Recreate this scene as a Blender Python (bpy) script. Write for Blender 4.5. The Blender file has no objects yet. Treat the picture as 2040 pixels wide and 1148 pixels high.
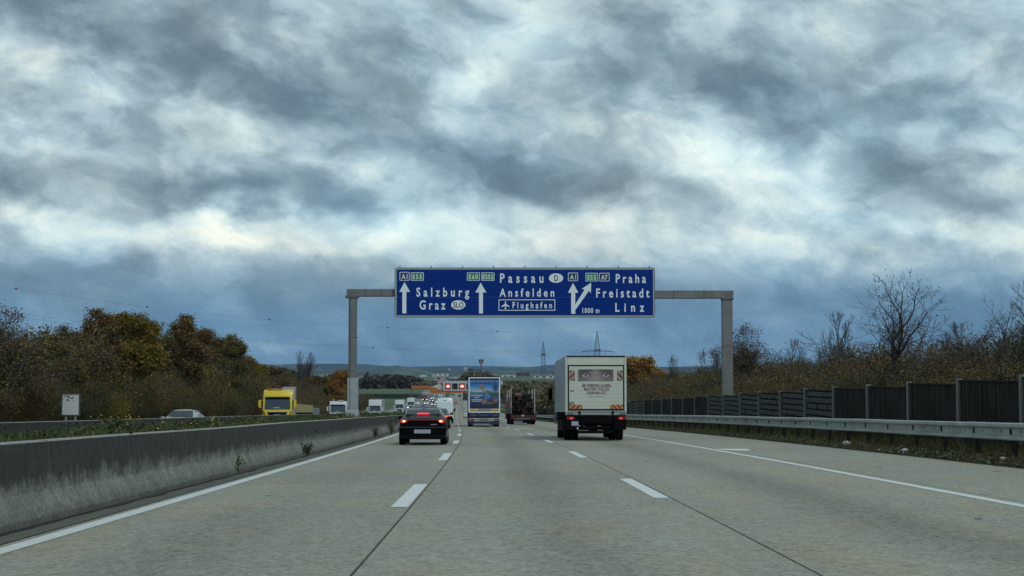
import bpy, bmesh, math, random
import numpy as np
from mathutils import Vector, Matrix
R = math.radians
scene = bpy.context.scene
col = scene.collection
random.seed(7)

# ------------------------------------------------------------------ camera
F = 2950.0                       # focal length in photo pixels (photo 2040 wide)
CAMH = 1.34
PITCH = math.atan(176 / F)
YAW = 15 / F
cam_d = bpy.data.cameras.new('camera'); cam = bpy.data.objects.new('camera', cam_d); col.objects.link(cam)
cam_d.sensor_width = 36; cam_d.lens = F / 2040 * 36
cam_d.clip_start = 0.2; cam_d.clip_end = 40000
cam.location = (0, 0, CAMH)
cam.rotation_euler = (R(90) + PITCH, 0, -YAW)
scene.camera = cam

# ------------------------------------------------------------------ node helper
class NT:
    def __init__(s, tree):
        s.t = tree
    def n(s, typ, ins=None, **props):
        nd = s.t.nodes.new(typ)
        for k, v in props.items(): setattr(nd, k, v)
        for k, v in (ins or {}).items():
            sock = nd.inputs[k]
            if isinstance(v, bpy.types.NodeSocket): s.t.links.new(v, sock)
            else: sock.default_value = v
        return nd
    def m(s, op, a, b=None, c=None, clamp=False):
        nd = s.t.nodes.new('ShaderNodeMath'); nd.operation = op; nd.use_clamp = clamp
        for i, v in enumerate((a, b, c)):
            if v is None: continue
            if isinstance(v, bpy.types.NodeSocket): s.t.links.new(v, nd.inputs[i])
            else: nd.inputs[i].default_value = v
        return nd.outputs[0]
    def mix(s, fac, a, b, blend='MIX'):
        nd = s.t.nodes.new('ShaderNodeMix'); nd.data_type = 'RGBA'; nd.blend_type = blend
        for i, v in ((0, fac), (6, a), (7, b)):
            if isinstance(v, bpy.types.NodeSocket): s.t.links.new(v, nd.inputs[i])
            else: nd.inputs[i].default_value = (*v, 1) if isinstance(v, tuple) and len(v) == 3 else v
        return nd.outputs[2]
    def ramp(s, fac, stops, interp='LINEAR'):
        nd = s.t.nodes.new('ShaderNodeValToRGB'); nd.color_ramp.interpolation = interp
        el = nd.color_ramp.elements
        while len(el) < len(stops): el.new(.5)
        for e, (p, c) in zip(el, stops):
            e.position = p; e.color = (*c, 1) if len(c) == 3 else c
        s.t.links.new(fac, nd.inputs[0])
        return nd.outputs[0]
    def noise(s, vec, scale, detail=4, rough=.5, dist=0., dim='3D'):
        nd = s.n('ShaderNodeTexNoise', {'Scale': scale, 'Detail': detail, 'Roughness': rough, 'Distortion': dist}, noise_dimensions=dim)
        if vec is not None: s.t.links.new(vec, nd.inputs['Vector'])
        return nd.outputs['Fac']
    def scalev(s, vec, x, y, z):
        nd = s.n('ShaderNodeVectorMath', {0: vec, 1: (x, y, z)}, operation='MULTIPLY')
        return nd.outputs[0]
    def xyz(s, vec):
        nd = s.n('ShaderNodeSeparateXYZ', {0: vec}); return nd.outputs
    def gauss(s, u, v, cx, cy, rx, ry, power=1):
        a = s.m('MULTIPLY', s.m('SUBTRACT', u, cx), 1 / rx); b = s.m('MULTIPLY', s.m('SUBTRACT', v, cy), 1 / ry)
        q = s.m('ADD', s.m('MULTIPLY', a, a), s.m('MULTIPLY', b, b))
        if power != 1: q = s.m('POWER', q, power)
        return s.m('EXPONENT', s.m('MULTIPLY', q, -1.0))

# ------------------------------------------------------------------ world: overcast sky
SUN_EL, SUN_ROT = R(42), R(152)
w = bpy.data.worlds.new('World'); scene.world = w; w.use_nodes = True
t = w.node_tree; t.nodes.clear(); N = NT(t)
tc = N.n('ShaderNodeTexCoord'); dirv = tc.outputs['Generated']
x, y, z = N.xyz(dirv)
wn1 = N.m('SUBTRACT', N.noise(N.scalev(dirv, 8, 8, 15), 1.0, 4, .5), .5)
wn2 = N.m('SUBTRACT', N.noise(N.scalev(dirv, 10, 10, 18), 1.7, 4, .5), .5)
U0 = N.m('ADD', N.m('MULTIPLY', N.m('ARCTAN2', x, y), F), 1005.0)
V0 = N.m('SUBTRACT', 750.0, N.m('MULTIPLY', N.m('ARCSINE', z), F))
U = N.m('ADD', U0, N.m('MULTIPLY', wn1, 300.0))
V = N.m('ADD', V0, N.m('MULTIPLY', wn2, 170.0))
dw = N.n('ShaderNodeVectorMath', {0: N.n('ShaderNodeTexNoise', {'Scale': 1.0, 'Detail': 4, 'Vector': N.scalev(dirv, 12, 12, 24)}).outputs['Color'], 1: (.05, .05, .034)}, operation='MULTIPLY').outputs[0]
dv2 = N.n('ShaderNodeVectorMath', {0: N.n('ShaderNodeVectorMath', {0: dirv, 1: N.n('ShaderNodeCombineXYZ', {2: N.m('MULTIPLY', x, .13)}).outputs[0]}, operation='ADD').outputs[0], 1: dw}, operation='ADD').outputs[0]
big = N.noise(N.scalev(dirv, 5, 5, 11), 1.0, 6, .52, .1)
med = N.noise(N.scalev(dv2, 14, 14, 22), 1.0, 9, .56, .1)
fin = N.noise(N.scalev(dv2, 44, 44, 62), 1.0, 5, .55, .1)
medc = N.n('ShaderNodeMapRange', {0: med, 1: .36, 2: .64, 3: 0., 4: 1.}, interpolation_type='SMOOTHSTEP').outputs[0]
puf = N.noise(N.scalev(dv2, 27, 27, 40), 1.0, 7, .55, .2)
pufc = N.n('ShaderNodeMapRange', {0: puf, 1: .42, 2: .60, 3: 0., 4: 1.}, interpolation_type='SMOOTHSTEP').outputs[0]
val = N.m('ADD', N.m('MULTIPLY', N.m('SUBTRACT', big, .5), .40), N.m('MULTIPLY', N.m('SUBTRACT', medc, .5), .24))
val = N.m('ADD', val, N.m('MULTIPLY', N.m('SUBTRACT', pufc, .5), .10))
val = N.m('ADD', val, N.m('MULTIPLY', N.m('SUBTRACT', fin, .5), .22))
val = N.m('ADD', val, .505)
BL = [  # direction-space cloud masses: centre, radii, brightness
    (360, 110, 340, 55, -.26, .3), (60, 365, 200, 45, -.22, 0), (430, 385, 230, 32, -.26, .1), (800, 280, 330, 60, -.30, .28), (1080, 370, 160, 30, -.16, .2), (60, 40, 160, 50, -.12, 0),
    (1520, 210, 260, 42, -.30, .2), (1840, 235, 220, 50, -.28, .25), (1880, 390, 170, 45, -.30, .2), (1280, 90, 200, 60, -.18, .4), (780, 80, 160, 60, -.08, .3), (1480, 100, 160, 50, -.10, .3), (1110, 210, 100, 50, -.10, .2),
    (300, 410, 300, 30, -.10),
    (250, 470, 560, 46, .34), (540, 465, 150, 32, .18), (100, 500, 120, 16, -.12), (330, 430, 90, 20, -.14), (1400, 320, 130, 50, .34, .1), (1560, 370, 150, 70, .26, .2), (960, 130, 80, 110, .26, -.3), (200, 195, 330, 32, .20, .25), (1380, 440, 300, 36, .20, .1), (650, 340, 90, 22, .22, .2), (60, 300, 110, 30, .16, .2),
    (880, 440, 330, 40, .24), (1880, 490, 320, 34, .30), (1000, 500, 420, 34, .16), (1980, 310, 120, 50, .14), (1750, 70, 300, 60, .10), (60, 290, 120, 30, .14),
    (300, 585, 700, 45, -.12), (1550, 600, 420, 45, -.20), (150, 545, 240, 26, -.14), (720, 512, 150, 26, -.16),
    (600, 700, 700, 20, .08),
]
for cx, cy, rx, ry, a, *sl in BL:
    Vs = N.m('SUBTRACT', V, N.m('MULTIPLY', N.m('SUBTRACT', U, cx), sl[0])) if sl and sl[0] else V
    val = N.m('ADD', val, N.m('MULTIPLY', N.gauss(U, Vs, cx, cy, rx, ry), a * .88))
cl = N.ramp(val, [(0.0, (.065, .095, .12)), (.20, (.10, .145, .17)), (.40, (.185, .25, .285)), (.58, (.31, .395, .425)), (.78, (.50, .58, .57)), (1.0, (.72, .75, .66))])
low = N.n('ShaderNodeMapRange', {0: N.m('ADD', N.m('ARCSINE', z), N.m('MULTIPLY', wn2, .05)), 1: .035, 2: .095, 3: 1., 4: 0.}, interpolation_type='SMOOTHSTEP').outputs[0]
lowc = N.ramp(val, [(0.1, (.062, .125, .185)), (.4, (.085, .17, .255)), (.6, (.135, .235, .325)), (.75, (.24, .34, .40)), (1., (.55, .62, .62))])
cl = N.mix(N.m('MULTIPLY', low, .92), cl, lowc)
sky = N.n('ShaderNodeTexSky', sky_type='NISHITA', sun_disc=False, sun_elevation=SUN_EL, sun_rotation=SUN_ROT).outputs[0]
hue = N.m('MULTIPLY', N.m('SUBTRACT', N.noise(N.scalev(dv2, 7, 7, 16), 1.0, 5, .55), .32), 2.8, clamp=True)
hue = N.m('MAXIMUM', hue, N.m('MULTIPLY', low, .75))
cl = N.mix(1.0, cl, N.mix(hue, (1.06, 1.0, .93), (.88, 1.0, 1.06)), 'MULTIPLY')
clx = N.mix(1.0, cl, (10., 10., 10.), 'MULTIPLY')
final = N.mix(.95, sky, clx)
bg = N.n('ShaderNodeBackground', {'Color': final, 'Strength': 0.1})
wo = N.n('ShaderNodeOutputWorld'); t.links.new(bg.outputs[0], wo.inputs[0])
w.cycles.sampling_method = 'MANUAL'; w.cycles.sample_map_resolution = 512

sd = bpy.data.lights.new('sun', 'SUN'); sd.energy = 0.7; sd.angle = R(14); sd.color = (1, .95, .88)
sun = bpy.data.objects.new('sun', sd); col.objects.link(sun)
sun.rotation_euler = (R(90) - SUN_EL, 0, R(180) - SUN_ROT)   # light comes from behind the camera, a little to the right
scene.view_settings.view_transform = 'Standard'; scene.view_settings.look = 'None'
scene.view_settings.exposure = 0.68; scene.view_settings.gamma = 1; scene.view_settings.use_curve_mapping = False
scene.cycles.max_bounces = 5; scene.cycles.diffuse_bounces = 2; scene.cycles.glossy_bounces = 3
scene.cycles.volume_bounces = 0; scene.cycles.transparent_max_bounces = 6
scene.cycles.use_denoising = True
try: scene.cycles.denoising_input_passes = 'RGB_ALBEDO_NORMAL'; scene.cycles.denoising_prefilter = 'NONE'
except Exception: pass

# ------------------------------------------------------------------ road geometry functions
def shift(d):
    return .000165 * d * d if d < 100 else 1.65 + .0327 * (d - 100)
def dshift(d):
    return .00033 * d if d < 100 else .0327
ZK = [(200, -4.86, -.0270), (300, -7.10, -.0190), (450, -9.36, -.0110), (600, -10.50, -.0058), (750, -11.05, 0.0), (1100, -8.1, .0105), (1600, -3.6, .0075), (2600, 1.0, .002), (12000, 1.0, 0)]
def zr(d):
    if d <= 200: return -.0203 * d - .00002 * d * d if d > 0 else -.0203 * d
    for (a, za, sa), (b, zb, sb) in zip(ZK, ZK[1:]):
        if d <= b:
            h = b - a; u = (d - a) / h
            return (2*u**3-3*u*u+1)*za + (u**3-2*u*u+u)*h*sa + (-2*u**3+3*u*u)*zb + (u**3-u*u)*h*sb
    return ZK[-1][1]
def dzr(d): return (zr(d + 1) - zr(d - 1)) / 2
def cross(x):        # the road falls gently to the left of the median
    return -.10 * min(1, max(0, (-x - 9.0) / 2.0))
def P(x, d, h=0.0): return (x - shift(d), d, zr(d) + cross(x) + h)
def W(px, py, d):    # a point at distance d seen in direction (px, py)
    fy, sy, cp, sp = math.cos(YAW), math.sin(YAW), math.cos(PITCH), math.sin(PITCH)
    f = Vector((sy * cp, fy * cp, sp)); r = Vector((fy, -sy, 0)); u = r.cross(f)
    v = f * F + r * (px - 1020) + u * (574 - py)
    v *= d / v.y
    return Vector((v.x, v.y, v.z + CAMH))
def dist_for(px, x):  # distance at which road offset x is seen at picture column px
    lo, hi = 5, 3000
    for _ in range(50):
        m_ = (lo + hi) / 2; q = abs(x - shift(m_)) / m_
        if (x < 0 and m_ > 100 and (x - shift(m_)) / m_ < (px - 1005) / F) or (x < 0 and m_ <= 100 and (x - shift(m_)) / m_ < (px - 1005) / F) or (x > 0 and (x - shift(m_)) / m_ > (px - 1005) / F): lo = m_
        else: hi = m_
    return lo
def far_side(d):      # offset of the opposite inner edge: the median narrows with distance
    u = min(1, max(0, (d - 150) / 250)); u = u * u * (3 - 2 * u)
    return -10.0 + 2.2 * u

# ------------------------------------------------------------------ materials
MATS = {}
def mat(name, c, rough=.6, metal=0., var=.12, vs=3., bump=0., bs=40., spec=.5, coat=0., emit=None, es=1., alpha=None, dirt=0.):
    if name in MATS: return MATS[name]
    m_ = bpy.data.materials.new(name); m_.use_nodes = True; T = NT(m_.node_tree)
    b = m_.node_tree.nodes['Principled BSDF']
    tc_ = T.n('ShaderNodeTexCoord').outputs['Object']
    if var > 0:
        nz = T.noise(tc_, vs, 5, .6)
        k = T.m('ADD', T.m('MULTIPLY', T.m('SUBTRACT', nz, .5), var * 2.6), 1.0)
        cc = T.n('ShaderNodeVectorMath', {0: c, 'Scale': k}, operation='SCALE').outputs[0]
        if dirt:
            dz = T.noise(tc_, vs * .45, 6, .7)
            cc = T.mix(T.m('MULTIPLY', T.m('SUBTRACT', dz, .45, clamp=True), dirt * 4, clamp=True), cc, (.06, .055, .045))
        m_.node_tree.links.new(cc, b.inputs['Base Color'])
    else: b.inputs['Base Color'].default_value = (*c, 1)
    b.inputs['Roughness'].default_value = rough; b.inputs['Metallic'].default_value = metal
    b.inputs['Specular IOR Level'].default_value = spec; b.inputs['Coat Weight'].default_value = coat
    if emit: b.inputs['Emission Color'].default_value = (*emit, 1); b.inputs['Emission Strength'].default_value = es
    if bump:
        bn = T.n('ShaderNodeBump', {'Strength': bump, 'Distance': .02, 'Height': T.noise(tc_, bs, 4, .6)})
        m_.node_tree.links.new(bn.outputs[0], b.inputs['Normal'])
    MATS[name] = m_; return m_

def foliage(name, cols, vs=.55, rough=.7):
    m_ = bpy.data.materials.new(name); m_.use_nodes = True; T = NT(m_.node_tree); b = m_.node_tree.nodes['Principled BSDF']
    tc_ = T.n('ShaderNodeTexCoord').outputs['Object']; gi = T.n('ShaderNodeNewGeometry'); oi = T.n('ShaderNodeObjectInfo')
    off = T.n('ShaderNodeVectorMath', {0: tc_, 1: T.n('ShaderNodeVectorMath', {0: (37., 19., 53.), 'Scale': oi.outputs['Random']}, operation='SCALE').outputs[0]}, operation='ADD').outputs[0]
    nz = T.noise(off, vs, 4, .65)
    fac = T.m('ADD', T.m('MULTIPLY', T.m('SUBTRACT', nz, .5), 1.9), .5)
    fac = T.m('ADD', fac, T.m('MULTIPLY', T.m('SUBTRACT', gi.outputs['Random Per Island'], .5), .3))
    n_ = len(cols)
    c = T.ramp(fac, [(i / (n_ - 1), q) for i, q in enumerate(cols)])
    k = T.m('ADD', T.m('MULTIPLY', gi.outputs['Random Per Island'], .5), .80)
    c = T.n('ShaderNodeVectorMath', {0: c, 'Scale': k}, operation='SCALE').outputs[0]
    m_.node_tree.links.new(c, b.inputs['Base Color']); b.inputs['Roughness'].default_value = rough
    b.inputs['Specular IOR Level'].default_value = .25
    return m_

def road_material(name, base, tracks, grain=.75):
    m_ = bpy.data.materials.new(name); m_.use_nodes = True; T = NT(m_.node_tree); b = m_.node_tree.nodes['Principled BSDF']
    uv = T.n('ShaderNodeUVMap').outputs[0]; pos = T.n('ShaderNodeNewGeometry').outputs['Position']; oi = T.n('ShaderNodeObjectInfo')
    u, v, _ = T.xyz(uv)
    fine = T.noise(pos, 34., 5, .8); mid = T.noise(pos, 6., 6, .75); big_ = T.noise(T.scalev(pos, 1, .25, 1), .55, 4, .6)
    vc = T.xyz(T.n('ShaderNodeTexVoronoi', {'Scale': 30., 'Vector': pos}).outputs['Color'])[0]
    vc2 = T.xyz(T.n('ShaderNodeTexVoronoi', {'Scale': 11., 'Vector': T.scalev(pos, 1, .5, 1)}).outputs['Color'])[0]
    k = T.m('ADD', 1.0, T.m('MULTIPLY', T.m('SUBTRACT', fine, .5), grain * 1.2))
    k = T.m('ADD', k, T.m('MULTIPLY', T.m('SUBTRACT', T.m('POWER', vc, .7), .58), .62)); k = T.m('ADD', k, T.m('MULTIPLY', T.m('SUBTRACT', vc2, .5), .20))
    k = T.m('ADD', k, T.m('MULTIPLY', T.m('SUBTRACT', mid, .5), .40)); k = T.m('ADD', k, T.m('MULTIPLY', T.m('SUBTRACT', big_, .5), .30))
    wob = T.m('ADD', u, T.m('MULTIPLY', T.m('SUBTRACT', T.noise(T.scalev(pos, 1, .1, 1), .6, 2), .5), .6))
    for cx, rx, a in tracks:
        q = T.m('MULTIPLY', T.m('SUBTRACT', wob, cx), 1 / rx)
        k = T.m('ADD', k, T.m('MULTIPLY', T.m('EXPONENT', T.m('MULTIPLY', T.m('MULTIPLY', q, q), -1.)), a))
    k = T.m('ADD', k, T.m('MULTIPLY', T.m('SUBTRACT', oi.outputs['Random'], .5), .10))
    c = T.mix(T.m('MULTIPLY', T.m('SUBTRACT', T.noise(T.scalev(pos, 1, .3, 1), 1.1, 5, .6), .3), 2.2, clamp=True), tuple(q * s for q, s in zip(base, (.93, .98, 1.04))), tuple(q * s for q, s in zip(base, (1.10, 1.02, .84))))
    c = T.mix(T.m('MULTIPLY', T.m('SUBTRACT', T.noise(pos, 90., 2, .5), .62, clamp=True), 5., clamp=True), c, tuple(q * .35 for q in base))
    c = T.n('ShaderNodeVectorMath', {0: c, 'Scale': k}, operation='SCALE').outputs[0]
    m_.node_tree.links.new(c, b.inputs['Base Color']); b.inputs['Roughness'].default_value = .85
    bn = T.n('ShaderNodeBump', {'Strength': .5, 'Distance': .006, 'Height': fine}); m_.node_tree.links.new(bn.outputs[0], b.inputs['Normal'])
    return m_

ROAD = road_material('road concrete', (.260, .254, .212), [(-3.0, .6, -.12), (.7, .5, -.20), (-.25, .4, .06), (1.7, .4, .05), (4.7, .6, -.24), (3.5, .4, .06), (-4.2, .3, .06), (9.6, 1.6, .03)])
OPROAD = road_material('opposite asphalt', (.17, .18, .175), [(-12.4, .6, -.1), (-16, .6, -.1)])
LINE = mat('road paint', (.62, .65, .64), .7, var=.10, vs=9, dirt=.10)
JOINT = mat('joint filler', (.012, .012, .012), .9, var=0)
GUTTER = road_material('gutter', (.10, .105, .09), [])
STEEL = mat('galvanised steel', (.34, .36, .34), .55, .45, var=.3, vs=1.2, dirt=.25)
POSTST = mat('weathered steel', (.10, .10, .095), .7, .2, var=.3, vs=4)
GREYP = mat('grey gantry paint', (.150, .161, .164), .6, .1, var=.3, vs=1.6, dirt=.25)
GREYL = mat('light gantry sleeve', (.30, .34, .36), .55, .1, var=.2, vs=1.2)
BLACKR = mat('tyre rubber', (.004, .004, .004), .9, var=.2, spec=.06)
DARK = mat('dark chassis', (.004, .004, .005), .8, spec=.06, var=.2, vs=6)
GLASS = mat('dark glass', (.006, .009, .011), .1, var=0, spec=.3)
ALU = mat('aluminium', (.45, .46, .46), .35, .7, var=.1)
PLATE = mat('blurred plate', (.30, .31, .40), .5, var=0)
REDOFF = mat('red lamp glass', (.22, .01, .008), .2, var=0)
REDON = mat('lit tail lamp', (.5, .02, .01), .3, var=0, emit=(1, .05, .02), es=1.6)
HOTON = mat('lit lamp core', (1, .3, .2), .3, var=0, emit=(1, .30, .15), es=2.6)
HEAD = mat('lit headlamp', (1, 1, 1), .3, var=0, emit=(1, .97, 1), es=2.6)
WHITEP = mat('white vehicle paint', (.50, .56, .57), .35, var=.06, coat=.3)

# ------------------------------------------------------------------ mesh helpers
def tag(o, label=None, cat=None, group=None, kind=None):
    if label: o['label'] = label
    if cat: o['category'] = cat
    if group: o['group'] = group
    if kind: o['kind'] = kind
    return o
def empty(name, loc=(0, 0, 0), rot=(0, 0, 0), label=None, cat=None, group=None, kind=None):
    o = bpy.data.objects.new(name, None); col.objects.link(o); o.location = loc; o.rotation_euler = rot; o.empty_display_size = .3
    return tag(o, label, cat, group, kind)
def link(name, me, parent=None, loc=None):
    o = bpy.data.objects.new(name, me); col.objects.link(o)
    if parent: o.parent = parent
    if loc is not None: o.location = loc
    return o
class MB:
    def __init__(s): s.v = []; s.f = []; s.mi = []; s.uv = {}
    def quad(s, a, b, c, d, m=0, uv=None):
        i = len(s.v); s.v += [tuple(a), tuple(b), tuple(c), tuple(d)]; s.f.append((i, i+1, i+2, i+3)); s.mi.append(m)
        if uv: s.uv[len(s.f) - 1] = uv
        return s
    def poly(s, pts, m=0):
        i = len(s.v); s.v += [tuple(p) for p in pts]; s.f.append(tuple(range(i, i + len(pts)))); s.mi.append(m); return s
    def box(s, x0, x1, y0, y1, z0, z1, m=0):
        i = len(s.v)
        s.v += [(x0,y0,z0),(x1,y0,z0),(x1,y1,z0),(x0,y1,z0),(x0,y0,z1),(x1,y0,z1),(x1,y1,z1),(x0,y1,z1)]
        for q in ((0,3,2,1),(4,5,6,7),(0,1,5,4),(1,2,6,5),(2,3,7,6),(3,0,4,7)):
            s.f.append(tuple(i + k for k in q)); s.mi.append(m)
        return s
    def hexa(s, b4, t4, m=0):
        i = len(s.v); s.v += [tuple(p) for p in b4] + [tuple(p) for p in t4]
        for q in ((0,3,2,1),(4,5,6,7),(0,1,5,4),(1,2,6,5),(2,3,7,6),(3,0,4,7)):
            s.f.append(tuple(i + k for k in q)); s.mi.append(m)
        return s
    def tube(s, p0, p1, r0, r1=None, n=6, m=0, cap=True):
        r1 = r0 if r1 is None else r1
        p0 = Vector(p0); p1 = Vector(p1); d = (p1 - p0)
        if d.length < 1e-6: return s
        d.normalize(); a = d.orthogonal().normalized(); b = d.cross(a); i = len(s.v)
        for p, r in ((p0, r0), (p1, r1)):
            for k in range(n):
                an = 2 * math.pi * k / n; s.v.append(tuple(p + a * math.cos(an) * r + b * math.sin(an) * r))
        for k in range(n):
            s.f.append((i + k, i + (k + 1) % n, i + n + (k + 1) % n, i + n + k)); s.mi.append(m)
        if cap:
            s.f.append(tuple(i + n - 1 - k for k in range(n))); s.mi.append(m); s.f.append(tuple(i + n + k for k in range(n))); s.mi.append(m)
        return s
    def path(s, pts, r, n=5, m=0):
        for a, b in zip(pts, pts[1:]): s.tube(a, b, r, r, n, m, cap=False)
        return s
    def disc(s, c, rx, rz, y=None, n=24, m=0):          # ellipse in the xz plane, facing -y
        s.poly([(c[0] + rx * math.cos(2*math.pi*k/n), c[1], c[2] + rz * math.sin(2*math.pi*k/n)) for k in range(n)], m); return s
    def prism_x(s, prof, x0, x1, m=0):                  # profile of (y,z) points extruded along x
        n = len(prof); i = len(s.v); s.v += [(x0, a, b) for a, b in prof] + [(x1, a, b) for a, b in prof]
        for k in range(n): s.f.append((i + k, i + (k+1) % n, i + n + (k+1) % n, i + n + k)); s.mi.append(m)
        s.f.append(tuple(i + n - 1 - k for k in range(n))); s.mi.append(m); s.f.append(tuple(i + n + k for k in range(n))); s.mi.append(m); return s
    def mesh(s, name, mats, bevel=0, smooth=False, seg=1, fixn=True):
        me = bpy.data.meshes.new(name); me.from_pydata(s.v, [], s.f); 
        for m_ in (mats if isinstance(mats, (list, tuple)) else [mats]): me.materials.append(m_)
        me.polygons.foreach_set('material_index', s.mi)
        if s.uv:
            ul = me.uv_layers.new(name='UVMap')
            for fi, uv in s.uv.items():
                for k, li in enumerate(me.polygons[fi].loop_indices): ul.data[li].uv = uv[k]
        if bevel or fixn:
            bm = bmesh.new(); bm.from_mesh(me)
            if fixn and not s.uv: bmesh.ops.recalc_face_normals(bm, faces=bm.faces)
            if bevel:
                bmesh.ops.remove_doubles(bm, verts=bm.verts, dist=1e-4)
                ed = [e for e in bm.edges if e.is_manifold and e.calc_face_angle(0) > .5]
                bmesh.ops.bevel(bm, geom=ed, offset=bevel, segments=seg, profile=.6, affect='EDGES', clamp_overlap=True)
            bm.to_mesh(me); bm.free()
        if smooth:
            me.polygons.foreach_set('use_smooth', [True] * len(me.polygons))
            try: me.set_sharp_from_angle(angle=R(38))
            except Exception: pass
        me.update(); return me
    def build(s, name, mats, parent=None, loc=None, **k):
        return link(name, s.mesh(name, mats, **k), parent, loc)
def copy_tree(o, parent=None):
    c = o.copy(); col.objects.link(c)
    if parent: c.parent = parent
    for ch in [q for q in o.children]: copy_tree(ch, c)
    return c
def text_mesh(s, x0, x1, zb, ztop, m_, parent, y=0., ratio=.86, bold=.016, name='lettering', natural=False):
    cu = bpy.data.curves.new(name, 'FONT'); cu.body = s; cu.size = 1; cu.offset = bold; cu.resolution_u = 3
    o = bpy.data.objects.new(name, cu); col.objects.link(o)
    def ext():
        bpy.context.view_layer.update()
        me = bpy.data.meshes.new_from_object(o.evaluated_get(bpy.context.evaluated_depsgraph_get()))
        xs = [v.co.x for v in me.vertices]; return me, min(xs), max(xs)
    cap = .70; hs = (ztop - zb) / cap
    me, a, b = ext(); w1 = b - a
    cu.space_character = 2; me2, a2, b2 = ext(); k = (b2 - a2) - w1; bpy.data.meshes.remove(me2)
    tw = x1 - x0; xs_ = hs * ratio
    if k > 1e-4:
        sp = 1 + (tw / xs_ - w1) / k; sp = max(.9, sp); cu.space_character = sp
        bpy.data.meshes.remove(me); me, a, b = ext()
    sx = tw / (b - a)
    for v in me.vertices: v.co = ((v.co.x - a) * sx + x0, 0, v.co.y * hs + zb)
    me.materials.clear(); me.materials.append(m_); bpy.data.objects.remove(o)
    o = link(name, me, parent, (0, y, 0)); return o

# ------------------------------------------------------------------ terrain
def frange(a, b, st):
    r = []; 
    while a < b: r.append(a); a += st
    return r
from mathutils import noise as mnoise
def terr_h(x, d):
    if -24.2 < x < 11.7: return -.35
    if x >= 11.7:
        e = x - 11.7; h = min(.2, .3 * e) + max(0, min(1.2, (x - 15) * .10))
    else:
        e = -24.2 - x; h = min(1.6, -.05 + e * .16)
        if d > 300: h *= max(0, 1 - (d - 300) / 150)
    far = min(1, max(0, (abs(x) - 40) / 300))
    h += far * (mnoise.noise(Vector((x * .002, d * .002, 3))) * 6)
    return h
ds = [-30] + frange(-10, 60, 5) + frange(60, 300, 12) + frange(300, 1000, 35) + frange(1000, 3000, 120) + [3400, 4000, 5000, 6500, 9000, 12500]
xs = [-9000, -5000, -3000, -1800, -1000, -600, -350, -200, -120, -80, -60, -48, -40, -34, -30, -27, -25, -24.3, -24.1, 11.6, 11.8, 12.2, 12.8, 13.6, 15, 17, 20, 26, 35, 50, 80, 140, 260, 500, 900, 1800, 3500, 9000]
b = MB(); nx = len(xs)
for d in ds:
    for x_ in xs:
        p = P(x_, d, terr_h(x_, d)) if abs(x_) < 400 else (x_ - shift(d), d, zr(d) + terr_h(x_, d) + cross(x_))
        b.v.append(p)
for i in range(len(ds) - 1):
    for j in range(nx - 1):
        b.f.append((i*nx+j, i*nx+j+1, (i+1)*nx+j+1, (i+1)*nx+j)); b.mi.append(0)
def ground_mat():
    m_ = bpy.data.materials.new('fields'); m_.use_nodes = True; T = NT(m_.node_tree); bb = m_.node_tree.nodes['Principled BSDF']
    pos = T.n('ShaderNodeNewGeometry').outputs['Position']
    near = T.noise(pos, .9, 6, .65); patch = T.noise(pos, .012, 3, .5)
    c1 = T.ramp(near, [(.3, (.028, .035, .014)), (.5, (.045, .075, .02)), (.7, (.085, .075, .035))])
    vor = T.n('ShaderNodeTexVoronoi', {'Scale': .0045, 'Vector': pos}).outputs['Color']
    c2 = T.ramp(T.xyz(vor)[0], [(.0, (.05, .10, .03)), (.35, (.075, .13, .04)), (.55, (.10, .085, .05)), (.75, (.055, .09, .035)), (1., (.14, .14, .06))], 'CONSTANT')
    c2 = T.mix(.5, c2, T.ramp(T.noise(pos, .05, 5, .7), [(.35, (.03, .05, .02)), (.65, (.09, .12, .045))]))
    far = T.n('ShaderNodeMapRange', {0: T.xyz(pos)[1], 1: 260., 2: 420., 3: 0., 4: 1.}).outputs[0]
    m_.node_tree.links.new(T.mix(far, c1, c2), bb.inputs['Base Color']); bb.inputs['Roughness'].default_value = .95
    bn = T.n('ShaderNodeBump', {'Strength': .6, 'Distance': .1, 'Height': near}); m_.node_tree.links.new(bn.outputs[0], bb.inputs['Normal'])
    return m_
GROUND = ground_mat()
tag(b.build('terrain', GROUND, smooth=True, fixn=False), kind='structure')

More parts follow.
